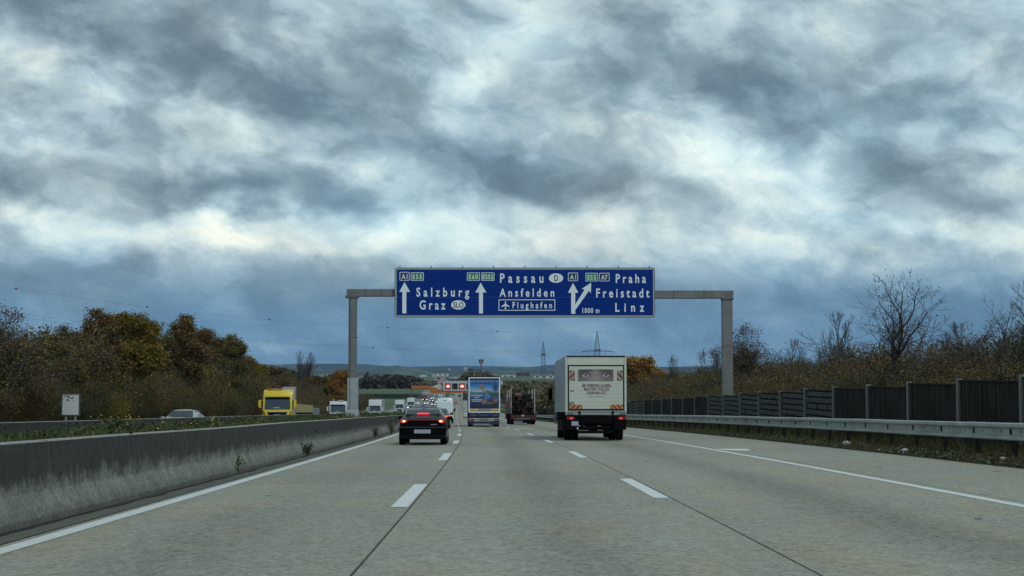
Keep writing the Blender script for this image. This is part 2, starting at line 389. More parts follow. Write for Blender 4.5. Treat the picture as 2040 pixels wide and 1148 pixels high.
# strips that follow the road; h may be a function of distance
def strip(mb, x0, x1, d0, d1, h=0., step=6., m=0, hx=None):
    n = max(1, int(round((d1 - d0) / step)))
    for i in range(n):
        a = d0 + (d1 - d0) * i / n; c = d0 + (d1 - d0) * (i + 1) / n
        xa0, xa1 = (x0(a), x1(a)) if callable(x0) else (x0, x1); xc0, xc1 = (x0(c), x1(c)) if callable(x0) else (x0, x1)
        mb.quad(P(xa0, a, h), P(xa1, a, h), P(xc1, c, h), P(xc0, c, h), m, uv=[(xa0, a), (xa1, a), (xc1, c), (xc0, c)])
    return mb
rg_ = random.Random(41)
road = empty('road', kind='structure')
strip(MB(), -5.5, 11.6, -12, 130, -.022).build('joint_bed', JOINT, road)
COLS = [(-4.88, -1.2), (-1.2, 2.55), (2.55, 7.42), (7.42, 11.55)]
for ci, (a, c) in enumerate(COLS):
    dd = -10.0
    k = 0
    while dd < 122:
        g = .014; gy = .006
        xa, xb = a + g, c - g
        q = MB(); d0, d1 = dd + gy, dd + 6 - gy; dm = (d0 + d1) / 2
        q.quad(P(xa, d0), P(xb, d0), P(xb, dm), P(xa, dm), uv=[(xa, d0), (xb, d0), (xb, dm), (xa, dm)])
        q.quad(P(xa, dm), P(xb, dm), P(xb, d1), P(xa, d1), uv=[(xa, dm), (xb, dm), (xb, d1), (xa, d1)])
        for (u0, v0), (u1, v1) in (((xa, d0), (xb, d0)), ((xb, d0), (xb, d1)), ((xb, d1), (xa, d1)), ((xa, d1), (xa, d0))):
            q.quad(P(u0, v0, -.03), P(u1, v1, -.03), P(u1, v1), P(u0, v0), uv=[(u0, v0)] * 4)
        q.build('concrete_slab', ROAD, road, fixn=False); dd += 6
for a, c in COLS:
    b = MB()
    for (d0, d1, st) in ((122, 400, 8), (400, 1100, 25), (1100, 2400, 60)): strip(b, a + (.02 if d0 < 130 else 0), c - (.02 if d0 < 130 else 0), d0, d1, 0, st)
    b.build('concrete_lane', ROAD, road, fixn=False)
strip(MB(), -5.4, -4.9, -10, 300, .0, 6).build('drain_strip', GUTTER, road, fixn=False)
H4 = .005
b = MB(); strip(b, -4.76, -4.55, -6, 300, H4, 4); strip(b, -4.76, -4.5, 300, 2300, .02, 30); b.build('edge_line', LINE, road, fixn=False)
b = MB(); strip(b, 7.0, 7.2, -6, 300, H4, 4); strip(b, 7.0, 7.25, 300, 2300, .02, 30); b.build('edge_line', LINE, road, fixn=False)
for x_, ph in ((-1.345, 2.0), (2.405, 4.0)):
    for k in range(0, 40):
        d0 = ph + 18 * k; b = MB(); wd = .115 if d0 < 300 else .16
        strip(b, x_ - wd, x_ + wd, d0, d0 + 6, H4 if d0 < 200 else .02, 3); b.build('lane_dash', LINE, road, fixn=False)
b = MB()   # the white half-round survey mark on the hard shoulder
dm = dist_for(1478, 8.0); b.poly([P(7.72 + .85 * math.cos(a) * .62 + .1, dm + 1.3 - 2.2 * math.sin(a), H4) for a in [math.pi * k / 14 for k in range(15)]]); b.build('shoulder_mark', LINE, road, fixn=False)

q_ = MB()
for k in range(46):
    dd_ = 9 + 60 * rg_.random(); xx_ = rg_.uniform(-4.6, 11.2); L_ = rg_.uniform(.03, .16)
    q_.poly([P(xx_ + L_ * rg_.uniform(.3, .6) * math.cos(a), dd_ + L_ * rg_.uniform(.6, 1.2) * math.sin(a), .004) for a in (0, 1.1, 2.2, 3.2, 4.3, 5.3)])
so_ = q_.build('tar_spots', mat('tar', (.05, .048, .042), .9, var=.3, vs=20), road, fixn=False); so_['kind'] = 'stuff'
# opposite carriageway
op = empty('opposite_road', kind='structure')
b = MB(); fs = far_side
for (d0, d1, st) in ((-12, 300, 8), (300, 1100, 20), (1100, 2400, 60)):
    strip(b, lambda d: -24.2, lambda d: fs(d) - .1, d0, d1, 0, st)
b.build('asphalt', OPROAD, op, fixn=False)
b = MB()
for off in (-.55, -11.6):
    for (d0, d1, st) in ((-6, 300, 8), (300, 2300, 20)):
        strip(b, lambda d: fs(d) + off - .12, lambda d: fs(d) + off + .12, d0, d1, .012 if d0 < 0 else .03, st)
b.build('edge_line', LINE, op, fixn=False)
for off in (-4.3, -8.0):
    for k in range(36):
        d0 = 20 + 18 * k; b = MB(); strip(b, lambda d: fs(d) + off - .1, lambda d: fs(d) + off + .1, d0, d0 + 6, .012 if d0 < 200 else .03, 3); b.build('lane_dash', LINE, op, fixn=False)

# ------------------------------------------------------------------ median barriers
def barrier_mat():
    m_ = bpy.data.materials.new('stained barrier concrete'); m_.use_nodes = True; T = NT(m_.node_tree); bb = m_.node_tree.nodes['Principled BSDF']
    uv = T.n('ShaderNodeUVMap').outputs[0]; u, v, _ = T.xyz(uv); pos = T.n('ShaderNodeNewGeometry').outputs['Position']
    streak = T.noise(T.scalev(uv, 2.2, 1.6, 1), 1.6, 7, .7); blot = T.noise(pos, 2.4, 8, .75); fine = T.noise(pos, 42, 5, .75); mott = T.noise(pos, 9, 6, .75)
    edge = T.m('ADD', v, T.m('MULTIPLY', T.m('SUBTRACT', T.noise(T.scalev(uv, .9, 1.0, 1), 2.2, 10, .75), .5), -.9))
    edge = T.m('ADD', edge, T.m('MULTIPLY', T.m('SUBTRACT', T.noise(T.scalev(uv, 5., .3, 1), 2.0, 4, .6), .5), -.10))
    dark = T.n('ShaderNodeMapRange', {0: edge, 1: .30, 2: .56, 3: 0., 4: 1.}, interpolation_type='SMOOTHSTEP').outputs[0]
    light = T.mix(T.m('MULTIPLY', T.m('SUBTRACT', blot, .3), 2.2, clamp=True), (.11, .118, .105), (.27, .278, .245)); stain = T.mix(T.m('MULTIPLY', T.m('SUBTRACT', streak, .3), 2.0, clamp=True), (.014, .015, .013), (.066, .068, .060))
    stain = T.mix(T.m('MULTIPLY', T.m('SUBTRACT', mott, .35), 2.2, clamp=True), T.mix(.6, stain, (.012, .014, .012)), stain)
    c = T.mix(T.m('MULTIPLY', dark, .97), light, stain)
    runs = T.noise(T.scalev(uv, 7., .10, 1), 1.0, 4, .65)
    c = T.mix(T.m('MULTIPLY', T.m('SUBTRACT', runs, .60, clamp=True), 3.2, clamp=True), c, (.15, .155, .14))
    top = T.n('ShaderNodeMapRange', {0: v, 1: .915, 2: .93, 3: 0., 4: 1.}).outputs[0]
    c = T.mix(top, c, T.mix(blot, (.17, .17, .15), (.36, .36, .33)))
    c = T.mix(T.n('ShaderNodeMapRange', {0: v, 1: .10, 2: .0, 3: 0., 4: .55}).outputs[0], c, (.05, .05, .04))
    spk = T.xyz(T.n('ShaderNodeTexVoronoi', {'Scale': 24., 'Vector': pos}).outputs['Color'])[0]
    k = T.m('ADD', .22, T.m('ADD', T.m('MULTIPLY', fine, 1.1), T.m('MULTIPLY', spk, .46))); c = T.n('ShaderNodeVectorMath', {0: c, 'Scale': k}, operation='SCALE').outputs[0]
    m_.node_tree.links.new(c, bb.inputs['Base Color']); bb.inputs['Roughness'].default_value = .92
    bn = T.n('ShaderNodeBump', {'Strength': .8, 'Distance': .03, 'Height': mott}); m_.node_tree.links.new(bn.outputs[0], bb.inputs['Normal'])
    return m_
BARR = barrier_mat()
def barrier(xf, prof, d0, d1, seg, joined_after, label, name='concrete_barrier', stepf=3.):
    root = empty(name, P(xf(d0), d0), label=label, cat='barrier')
    inv = Vector(root.location)
    def one(a, c, st):
        n = max(1, int(round((c - a) / st))); q = MB(); g = .006
        a2, c2 = a + g, c - g
        for i in range(n):
            s0, s1 = a2 + (c2 - a2) * i / n, a2 + (c2 - a2) * (i + 1) / n
            for (x0, z0, v0), (x1, z1, v1) in zip(prof, prof[1:]):
                w0 = mnoise.noise(Vector((s0 * .09, xf(0), 1))) * .018; w1 = mnoise.noise(Vector((s1 * .09, xf(0), 1))) * .018
                pts = [P(xf(s0) + x0, s0, z0 + (w0 if z0 > .3 else 0)), P(xf(s1) + x0, s1, z0 + (w1 if z0 > .3 else 0)), P(xf(s1) + x1, s1, z1 + (w1 if z1 > .3 else 0)), P(xf(s0) + x1, s0, z1 + (w0 if z1 > .3 else 0))]
                q.quad(*[Vector(p) - inv for p in pts], uv=[(s0, v0), (s1, v0), (s1, v1), (s0, v1)])
        for s_ in (a2, c2):
            q.poly([Vector(P(xf(s_) + x0, s_, z0)) - inv for x0, z0, v0 in prof])
        q.build('barrier_segment', BARR, root, fixn=False)
    dd = d0
    while dd < joined_after: one(dd, dd + seg, stepf); dd += seg
    one(dd, 700, 8) if d1 > 700 else one(dd, d1, 8)
    if d1 > 700: one(700, d1, 30)
PR = [(0, -.05, 0.), (0, .08, .03), (-.05, .20, .10), (-.13, .36, .33), (-.185, .93, .91), (-.20, .945, 1.), (-.42, .945, 1.), (-.435, .93, .91), (-.60, .3, .3), (-.66, -.05, 0.)]
barrier(lambda d: -5.28, PR, 2, 2300, 8, 122, 'long stained grey concrete barrier on the near side of the grassy median', stepf=2.)
PF = [(.05, -.05, 0.), (.0, .45, .35), (-.06, 1.07, .91), (-.08, 1.085, 1.), (-.26, 1.085, 1.), (-.28, 1.07, .91), (-.36, .4, .3), (-.44, -.05, 0.)]
barrier(lambda d: far_side(d) + .15, PF, 2, 2300, 8, 122, 'far concrete barrier beyond the median grass, edging the oncoming lanes', stepf=4.)

# median soil
b = MB(); fsx = lambda d: far_side(d) + .12
dd = frange(-6, 300, 4) + frange(300, 2300, 40)
for a, c in zip(dd, dd[1:]):
    L = lambda d: [(fsx(d), .55), (fsx(d) * .65 - 5.78 * .35, .66 + .05 * math.sin(d * .7)), (fsx(d) * .3 - 5.78 * .7, .62 + .05 * math.sin(d * .43)), (-5.78, .52)]
    for (p0, p1), (q0, q1) in zip(zip(L(a), L(a)[1:]), zip(L(c), L(c)[1:])):
        hh = 0
        def PM(x_, d_, h_): return (x_ - shift(d_), d_, zr(d_) + h_)
        b.quad(PM(p0[0], a, p0[1]), PM(p1[0], a, p1[1]), PM(q1[0], c, q1[1]), PM(q0[0], c, q0[1]))
tag(b.build('median_ground', mat('median soil', (.045, .062, .022), .95, var=.6, vs=2.5), fixn=False), kind='structure')

# ------------------------------------------------------------------ grass, flowers, litter (nobody could count them)
def cards(name, pts, size, mats_, seed=0, flat=False, aspect=1., mi=None, parent=None, jit=.5):
    rg = np.random.default_rng(seed); n = len(pts); pts = np.asarray(pts, dtype=np.float32)
    sz = (np.asarray(size) if np.ndim(size) else np.full(n, size)) * rg.uniform(1 - jit, 1 + jit, n)
    a = rg.normal(size=(n, 3)); 
    if flat: a[:, 2] *= .25
    a /= np.linalg.norm(a, axis=1)[:, None]; bq = rg.normal(size=(n, 3))
    if flat: bq[:, 2] *= .25
    c = np.cross(a, bq); c /= np.linalg.norm(c, axis=1)[:, None]; 
    if flat: c = np.cross(np.array([0, 0, 1.]) + rg.normal(size=(n, 3)) * .25, a); c /= np.linalg.norm(c, axis=1)[:, None]
    a = a * sz[:, None] * aspect * .5; c = c * sz[:, None] * .5
    V_ = np.stack([pts - a, pts - c * .9, pts + a, pts + c * .9], 1).reshape(-1, 3).astype(np.float32)
    return rawmesh(name, V_, n, 4, mats_, mi, parent)
def rawmesh(name, V_, n, k, mats_, mi=None, parent=None, obj=True):
    me = bpy.data.meshes.new(name); me.vertices.add(n * k); me.vertices.foreach_set('co', V_.ravel())
    me.loops.add(n * k); me.loops.foreach_set('vertex_index', np.arange(n * k, dtype=np.int32))
    me.polygons.add(n); me.polygons.foreach_set('loop_start', np.arange(0, n * k, k, dtype=np.int32)); me.polygons.foreach_set('loop_total', np.full(n, k, dtype=np.int32))
    for m_ in (mats_ if isinstance(mats_, list) else [mats_]): me.materials.append(m_)
    if mi is not None: me.polygons.foreach_set('material_index', np.asarray(mi, dtype=np.int32))
    me.update(calc_edges=True); me.validate()
    return link(name, me, parent) if obj else me
def blades(name, pts, h, wd, mats_, seed=0, parent=None, obj=True, lean=.45):
    rg = np.random.default_rng(seed); n = len(pts); pts = np.asarray(pts, dtype=np.float32)
    hh = (np.asarray(h) if np.ndim(h) else np.full(n, h)) * rg.uniform(.5, 1.3, n); an = rg.uniform(0, 6.283, n)
    s = np.stack([np.cos(an), np.sin(an), np.zeros(n)], 1) * (wd * .5)
    tip = pts + np.stack([rg.normal(size=n) * lean * hh, rg.normal(size=n) * lean * hh, hh], 1)
    V_ = np.stack([pts - s, pts + s, tip], 1).reshape(-1, 3).astype(np.float32)
    return rawmesh(name, V_, n, 3, mats_, None, parent, obj)
GRASS = foliage('median grass', [(.022, .045, .012), (.04, .085, .018), (.07, .10, .03), (.12, .10, .045)], 1.2)
DRYG = foliage('verge grass', [(.018, .022, .009), (.034, .046, .014), (.06, .06, .024), (.10, .08, .04)], 1.2)
WEED = foliage('weed leaves', [(.02, .035, .012), (.045, .06, .02), (.10, .075, .025)], 1.)
YEL = mat('yellow petals', (.42, .33, .02), .7, var=.3, vs=8)
rg = random.Random(3)
def medpt(d, f):
    x_ = -5.85 + (far_side(d) + .2 + 5.85) * f
    return (x_ - shift(d), d, zr(d) + .60)
pts = []; hs = []
for _ in range(52000):
    d = 12 + 230 * rg.random() ** 1.6; f = rg.random(); q = medpt(d, f); pts.append(q)
    hs.append((.16 + .16 * max(0, mnoise.noise(Vector((d * .25, f * 2, 0))) + .2)) * (1 + d / 130))
tag(blades('median_grass', pts, np.array(hs), .03, GRASS, 5), label='rough green grass growing between the two median barriers', cat='grass', kind='stuff')
pts = []; fl = []; rgc = random.Random(12)
for _ in range(150):
    d = 22 + 200 * rgc.random() ** 1.3; f = .1 + .85 * rgc.random(); c0 = medpt(d, f); H = rgc.uniform(.18, .42) * (1 + d / 260); rr = rgc.uniform(.15, .5)
    for k in range(170): pts.append((c0[0] + rgc.gauss(0, rr), c0[1] + rgc.gauss(0, rr * 1.6), c0[2] + H * rgc.random() ** .8))
    if rgc.random() < .32:
        for k in range(rgc.randint(8, 22)): fl.append((c0[0] + rgc.gauss(0, rr), c0[1] + rgc.gauss(0, rr * 1.4), c0[2] + H * rgc.uniform(.6, 1.2)))
c0 = W(235, 845, 31); 
for k in range(500): pts.append((c0.x + rgc.gauss(0, .22), c0.y + rgc.gauss(0, .2), c0.z + rgc.uniform(-.35, .12)))
for k in range(70): fl.append((c0.x + rgc.gauss(0, .22), c0.y + rgc.gauss(0, .2), c0.z + rgc.uniform(-.1, .2)))
tag(cards('median_weeds', pts, .06, WEED, 6), label='dark leafy weeds tufting up along the grassy median', cat='weeds', kind='stuff')
tag(cards('yellow_flowers', fl, .04, YEL, 8), label='small yellow flowers scattered through the median weeds', cat='flowers', kind='stuff')
# verge on the right
pts = []; hs = []
for _ in range(52000):
    d = 26 + 190 * rg.random() ** 1.7; x_ = 11.45 + 2.2 * rg.random() ** .9
    pts.append(P(x_, d, min(.2, .3 * max(0, x_ - 11.7)) - .01)); hs.append((.05 + .20 * max(0, min(1, (x_ - 11.8) / .8)) * (.4 + .8 * rg.random())) * (1 + d / 250))
tag(blades('verge_grass', pts, np.array(hs), .03, DRYG, 15), label='short weedy grass on the verge under the right guardrail', cat='grass', kind='stuff')
pts = []; mi = []
for _ in range(5200):
    d = 30 + 75 * rg.random() ** 1.5; x_ = 11.62 + abs(rg.gauss(0, .42)); pts.append(P(x_, d, min(.2, .3 * max(0, x_ - 11.7)) + .03 + .04 * rg.random())); mi.append(0 if rg.random() < .9 else (1 if rg.random() < .8 else 2))
LEAFL = foliage('fallen leaves', [(.10, .06, .03), (.16, .11, .05), (.07, .05, .03)], 3.)
tag(cards('fallen_leaves', pts, np.array([.055 if q == 0 else .045 for q in mi]), [LEAFL, mat('pale litter', (.42, .42, .38), .8, var=.2), mat('white litter', (.66, .66, .64), .6, var=.1)], 16, flat=True, mi=mi), label='fallen brown leaves and pale scraps of litter strewn along the right verge', cat='leaf litter', kind='stuff')
# litter pieces big enough to single out
def crumple(name, px, py, d, r, label, m_, sq=.6):
    bm = bmesh.new(); bmesh.ops.create_icosphere(bm, subdivisions=3, radius=r)
    for v in bm.verts:
        k = 1 + .9 * mnoise.noise(v.co * (2.6 / r) + Vector((px, 0, 0))); v.co = Vector((v.co.x * k * 1.3, v.co.y * k, v.co.z * k * sq))
    me = bpy.data.meshes.new(name); bm.to_mesh(me); bm.free(); me.materials.append(m_)
    p = W(px, py, d); o = link(name, me, None, p); tag(o, label, 'litter'); return o
WL = MATS['white litter']
for (px, py, lab, r) in ((1686, 882, 'crumpled white paper scrap on the verge below the guardrail, far left of the litter', .085), (1754, 896, 'flattened white wrapper on the verge left of the middle of the rail', .06), (1803, 897, 'two-lobed white paper lying in the verge leaves near a rail post', .07), (2003, 924, 'small white scrap on the pavement edge at the far right', .06), (1998, 913, 'round white scrap just behind the pavement edge scrap at far right', .05)):
    d = dist_for(px, 12.0); crumple('litter_scrap', px, py, d, r, lab, WL)
# dirt along the foot of the near barrier
b = MB(); dd = -4.0
while dd < 150:
    w0 = .06 + .16 * max(0, mnoise.noise(Vector((dd * .9, 0, 5))) + .15); w1 = .06 + .16 * max(0, mnoise.noise(Vector(((dd + .5) * .9, 0, 5))) + .15)
    b.quad(P(-5.3, dd, .008), P(-5.28 + w0, dd, .008), P(-5.28 + w1, dd + .5, .008), P(-5.3, dd + .5, .008)); dd += .5
tag(b.build('gutter_dirt', mat('dirt', (.018, .017, .013), .95, var=.3, vs=9), fixn=False), kind='structure')
def small_plant(name, px, py, d, h, sp, n, label, leafm, seed):
    rr = random.Random(seed); base = W(px, py, d); root = empty(name, base, label=label, cat='plant')
    st = MB(); lf = []
    for k in range(n):
        a = rr.uniform(0, 6.28); tip = Vector((math.cos(a) * sp * rr.random(), math.sin(a) * sp * rr.random(), h * rr.uniform(.55, 1)))
        mid = tip * .5 + Vector((0, 0, h * .1)); st.path([(0, 0, -.02), mid, tip], .004, 4)
        for j in range(10): q = tip * rr.uniform(.3, 1); lf.append((q.x + rr.gauss(0, .025), q.y + rr.gauss(0, .025), q.z + rr.gauss(0, .03)))
    st.build('stem', mat('dry stem', (.05, .04, .025), .9), root); tag(cards('leaves', lf, .045, leafm, seed, parent=root), kind='stuff')
small_plant('dry_weed', 612, 908, 37, .34, .26, 22, 'spiky dark weed tuft at the barrier foot, midway along the barrier', WEED, 1)
small_plant('dry_weed', 475, 946, 28, .42, .12, 5, 'thin dry weed stalk leaning on the barrier foot left of the spiky tuft', WEED, 2)
small_plant('dry_weed', 748, 872, 55, .4, .3, 20, 'dark weed tuft at the barrier foot just left of the black car', WEED, 3)
small_plant('dry_weed', 195, 1016, 20.5, .12, .22, 26, 'low clump of brown leaves caught at the barrier foot at far left', LEAFL, 4)
small_plant('dry_weed', 780, 866, 62, .75, .3, 26, 'bushy dark weed against the barrier beside the black car mirror', WEED, 5)

# ------------------------------------------------------------------ guardrail
gr = empty('guardrail', P(12.2, 30), label='long galvanised steel guardrail along the right-hand verge', cat='guardrail')
gi_ = Vector(gr.location)
prof = [(-.02, .98), (-.12, .978), (-.155, .960), (-.160, .905), (-.135, .878), (-.050, .862), (-.045, .735), (-.115, .708), (-.155, .690), (-.155, .650), (-.12, .628), (-.03, .622), (-.02, .64), (-.02, .90)]
prof = [(a, .98 - (.98 - z_) * 1.18) for a, z_ in prof]
dd = 26.0
while dd < 640:
    L_ = 4.0 if dd < 160 else 16.0
    q = MB(); n = len(prof); jj = (rg.random() - .5) * .012
    for s_ in (dd, dd + L_ + .0):
        for a, z_ in prof: q.v.append(Vector(P(12.2 + a, s_, z_ + jj)) - gi_)
    for k in range(n): q.f.append((k, (k+1) % n, n + (k+1) % n, n + k)); q.mi.append(0)
    q.build('rail_beam', STEEL, gr, fixn=True)
    if dd < 110:
        qb = MB()
        for kk in range(3):
            for zz_ in (.775,): pb = Vector(P(12.2 - .048, dd + .35 + kk * 1.33, zz_)) - gi_; qb.tube(pb - Vector((.012, 0, 0)), pb + Vector((.02, 0, 0)), .03, n=6)
        tag(qb.build('rail_bolts', POSTST, gr), kind='stuff')
    if dd < 160:
        c0 = Vector(P(12.2 - .050, dd, .79)) - gi_
        q2 = MB(); q2.box(c0.x - .004, c0.x + .02, c0.y - .03, c0.y + .03, c0.z - .045, c0.z + .045); q2.build('splice_plate', POSTST, gr)
    dd += L_
pm = MB().box(-.05, .05, -.04, .04, -.15, .92).box(-.12, -.05, -.04, .04, .70, .86).mesh('post', mat('dark post steel', (.012, .012, .011), .9, spec=.1, var=.3, vs=4))
dd = 27.0
while dd < 260:
    p = Vector(P(12.25, dd)) - gi_; link('rail_post', pm, gr, p); dd += 2.67 if dd < 150 else 5.34

# ------------------------------------------------------------------ noise fence
FP = mat('fence post concrete', (.15, .15, .135), .85, var=.2, vs=3)
DW = mat('dark weathered timber', (.006, .006, .006), .9, var=.5, vs=5, spec=.15)
DW2 = mat('grey weathered block', (.075, .075, .076), .9, var=.5, vs=1.5, spec=.2)
SL = mat('timber slat', (.026, .023, .020), .9, var=.8, vs=1.2, spec=.15)
fence = empty('noise_fence', P(13.6, 33), label='long dark noise fence of slatted and block panels behind the guardrail', cat='fence')
fi = Vector(fence.location)
FPOST = MB().box(-.075, .075, -.09, .09, -.6, 2.14).mesh('fence_post', FP, bevel=.01)
blockme = [MB().box(-.03, .03, -.27 + k * .01, .27 - k * .01, -.095, .095).mesh('block', DW2, bevel=.015) for k in range(3)]
halfme = MB().box(-.03, .03, -.125, .125, -.095, .095).mesh('block', DW2, bevel=.015)
d0 = 43.3 - 5.1 * 2; idx = 0
while d0 < 330:
    p = P(13.6, d0, 0.2); link('fence_post', FPOST, fence, Vector((p[0], p[1], p[2] - .15)) - fi)
    q = P(13.6, d0 + 2.55, 0); ang = math.atan(dshift(d0)); h = 2.05 - .02 * (idx % 3 == 0)
    kind = 'slat'
    num = idx - 2          # panel 0 starts at 43.3 m
    if 3 <= num <= 8 or 15 <= num <= 16 or 22 <= num <= 25: kind = 'block'
    pan = empty('fence_panel', Vector(q) - fi, (0, 0, ang)); pan.parent = fence
    bb = MB().box(.02, .06, -2.46, 2.46, -.1, h).build('backing', DW, pan)
    if kind == 'slat':
        s = MB(); n = 30 if d0 < 110 else 16
        for k in range(n):
            yy = -2.42 + 4.84 * (k + .5) / n; wv = 4.84 / n * .36 * rg.uniform(.85, 1.15); o_ = rg.uniform(-.012, .012)
            s.box(-.035 + o_, .017, yy - wv, yy + wv, -.05, h - rg.uniform(.0, .04))
        s.box(-.05, .07, -2.47, 2.47, h + .003, h + .05)
        so = s.build('slats', SL, pan); so['kind'] = 'stuff'
    else:
        rows = 8; rh = h / rows
        MB().box(-.05, .07, -2.47, 2.47, h + .003, h + .04).build('cap_board', DW, pan)
        if d0 < 95:
            for r_ in range(rows):
                z_ = rh * (r_ + .5); yy = -2.42 + (.33 if r_ % 2 else 0)
                if r_ % 2: o = link('block', halfme, pan, (-.02, -2.28, z_))
                yy = -2.42 + (.59 if not r_ % 2 else .29 + .62)
                yy = -2.13 if not r_ % 2 else -1.83
                while yy < 2.2:
                    o = link('block', blockme[rg.randint(0, 2)], pan, (-.02 + rg.uniform(-.02, .012), yy, z_ + rg.uniform(-.008, .008))); o.rotation_euler = (rg.uniform(-.012, .012), 0, rg.uniform(-.05, .05)); yy += .60
        else:
            s = MB()
            for r_ in range(rows):
                z_ = rh * (r_ + .5); yy = -2.13 if not r_ % 2 else -1.83
                while yy < 2.2: s.box(-.045, .01, yy - .27, yy + .27, z_ - .09, z_ + .09); yy += .6
            so = s.build('blocks', DW2, pan); so['kind'] = 'stuff'
    d0 += 5.1; idx += 1

# ------------------------------------------------------------------ sign gantry
GD = 88.0
gx0, gx1 = -7.79, 14.5
ga = empty('sign_gantry', P(gx0, GD), label='grey steel portal gantry spanning the carriageway and carrying the blue sign', cat='gantry')
def G(px, py): return W(px, py, GD) - Vector(ga.location)
def gbox(px0, px1, py0, py1, y0, y1, m_, name, bev=.02, **k):
    a = G(px0, py1); c = G(px1, py0); q = MB().box(a.x, c.x, y0, y1, a.z, c.z); return q.build(name, m_, ga, bevel=bev, **k)
gbox(694, 711, 590.5, 840, -.27, .27, GREYP, 'post')
a = G(692.5, 838); c = G(713.5, 753)
q = MB(); q.box(a.x, c.x, -.31, .31, G(0, 815).z, c.z); zz = G(0, 815).z - .002; z2 = G(0, 842).z
q.hexa([(a.x - .17, -.5, z2), (c.x + .17, -.5, z2), (c.x + .17, .5, z2), (a.x - .17, .5, z2)], [(a.x, -.31, zz), (c.x, -.31, zz), (c.x, .31, zz), (a.x, .31, zz)])
q.build('post_sleeve', GREYL, ga, bevel=.02)
gbox(1440, 1458, 595.5, 850, -.27, .27, GREYP, 'post')
gbox(691.5, 790, 576.5, 591, -.3, .3, GREYP, 'beam'); gbox(1302, 1459.5, 579.5, 595, -.3, .3, GREYP, 'beam'); gbox(790, 1302, 577, 592, -.3, .3, GREYP, 'beam')
for (px0, px1, py0, py1) in ((689, 714, 589.6, 594.2), (1437, 1460, 594, 598)): gbox(px0, px1, py0, py1, -.32, .32, POSTST, 'flange', .005)
bm_ = MB()
for px in (700, 706, 1444, 1452):
    p = G(px, 584 if px < 1000 else 589); bm_.tube((p.x, -.32, p.z), (p.x, -.29, p.z), .045, n=8)
bm_.build('bolts', POSTST, ga)
for (pa, pc, py) in ((693.4, 711.6, 672), (1439.4, 1458.6, 690)):
    gbox(pa, pc, py, py + 1.2, -.28, .28, POSTST, 'weld_band', .003)
for (pa, pc) in ((728, 730), (760, 762), (1340, 1342), (1400, 1402)):
    gbox(pa, pc, 576.2 if pa < 1000 else 579.2, 595.4 if pa > 1000 else 591.4, -.31, .31, POSTST, 'joint_plate', .003)
a_ = G(698, 820); c_ = G(698, 594); MB().tube((a_.x, -.30, a_.z), (c_.x, -.30, c_.z), .025, n=6).build('cable_conduit', POSTST, ga)
# blue sign (sy: distance in front of the beam)
SGN = 0.008335; SD = GD - .62
sg = empty('direction_sign', W(786, 632.5, SD), label='wide blue motorway sign listing Salzburg, Graz, Passau, Praha and Linz over the lanes', cat='road sign')
SC = SGN * SD / 88.0
def sx(zx): return (zx - 93) * SC
def sz(zy): return (440 - zy) * SC
BLUE = mat('sign blue', (.002, .028, .20), .6, spec=.1, var=.05, vs=.6); SWH = mat('sign white', (.66, .76, .80), .5, var=.04); SGR = mat('sign green', (.006, .17, .09), .45, var=.04); SBK = mat('sign black', (.012, .012, .016), .5, var=0); SGY = mat('sign rim', (.33, .36, .37), .5, .2, var=.05)
def rrect(x0, x1, z0, z1, r, n=6):
    pts = []
    for cx, cz, a0 in ((x1 - r, z0 + r, -90), (x1 - r, z1 - r, 0), (x0 + r, z1 - r, 90), (x0 + r, z0 + r, 180)):
        for k in range(n + 1): an = R(a0 + 90 * k / n); pts.append((cx + r * math.cos(an), cz + r * math.sin(an)))
    return pts
def plate(name, pts, y0, y1, m_, parent):
    q = MB(); n = len(pts); q.v = [(a, y0, b_) for a, b_ in pts] + [(a, y1, b_) for a, b_ in pts]
    q.f = [tuple(range(n)), tuple(range(2 * n - 1, n - 1, -1))] + [(k, n + k, n + (k + 1) % n, (k + 1) % n) for k in range(n)]; q.mi = [0] * len(q.f)
    return q.build(name, m_, parent)
plate('back_panel', rrect(sx(93), sx(1952), sz(440), sz(84), .14), .0, .06, mat('sign edge', (.05, .055, .06), .6), sg)
plate('rim', rrect(sx(97), sx(1948), sz(436), sz(88), .12), -.012, -.001, SGY, sg)
zs = 296.5
plate('upper_face', rrect(sx(108), sx(1938), sz(zs - .9), sz(98), .03), -.03, -.0125, BLUE, sg)
plate('lower_face', rrect(sx(108), sx(1938), sz(424), sz(zs + .9), .03), -.03, -.0125, BLUE, sg)
for k in range(9):
    xx = sx(130 + k * 223); MB().box(xx - .025, xx + .025, 0, .05, sz(84) - .02, sz(70)).build('lug', POSTST, sg)
YT = -.034
def stext(s, a, c, zb, zt, m_=SWH, ratio=.74, bold=.022, y=YT): return text_mesh(s, sx(a), sx(c), sz(zb), sz(zt), m_, sg, y, ratio, bold)
for args in (('Salzburg', 248, 625, 290, 228), ('Graz', 271, 456, 382, 319), ('Passau', 845, 1155, 191, 126), ('Ansfelden', 842, 1232, 291, 234), ('Flughafen', 934, 1216, 374, 331), ('Praha', 1672, 1888, 192, 130), ('Freistadt', 1532, 1912, 296, 234), ('Linz', 1668, 1874, 398, 336), ('1000 m', 1433, 1554, 408, 373)):
    stext(*args)
def shield(s, x0, x1, z0, z1, inner, bold=.02):
    plate('route_shield', rrect(sx(x0), sx(x1), sz(z1), sz(z0), .05), YT - .004, YT, SWH, sg)
    plate('route_field', rrect(sx(x0 + 4), sx(x1 - 4), sz(z1 - 4), sz(z0 + 4), .035), YT - .009, YT - .005, inner, sg)
    pad = 14 if len(s) < 4 else 8
    stext(s, x0 + pad, x1 - pad, z1 - 12, z0 + 15, SWH, .8, bold, YT - .013)
SBL = mat('shield blue', (.012, .03, .11), .45, var=0)
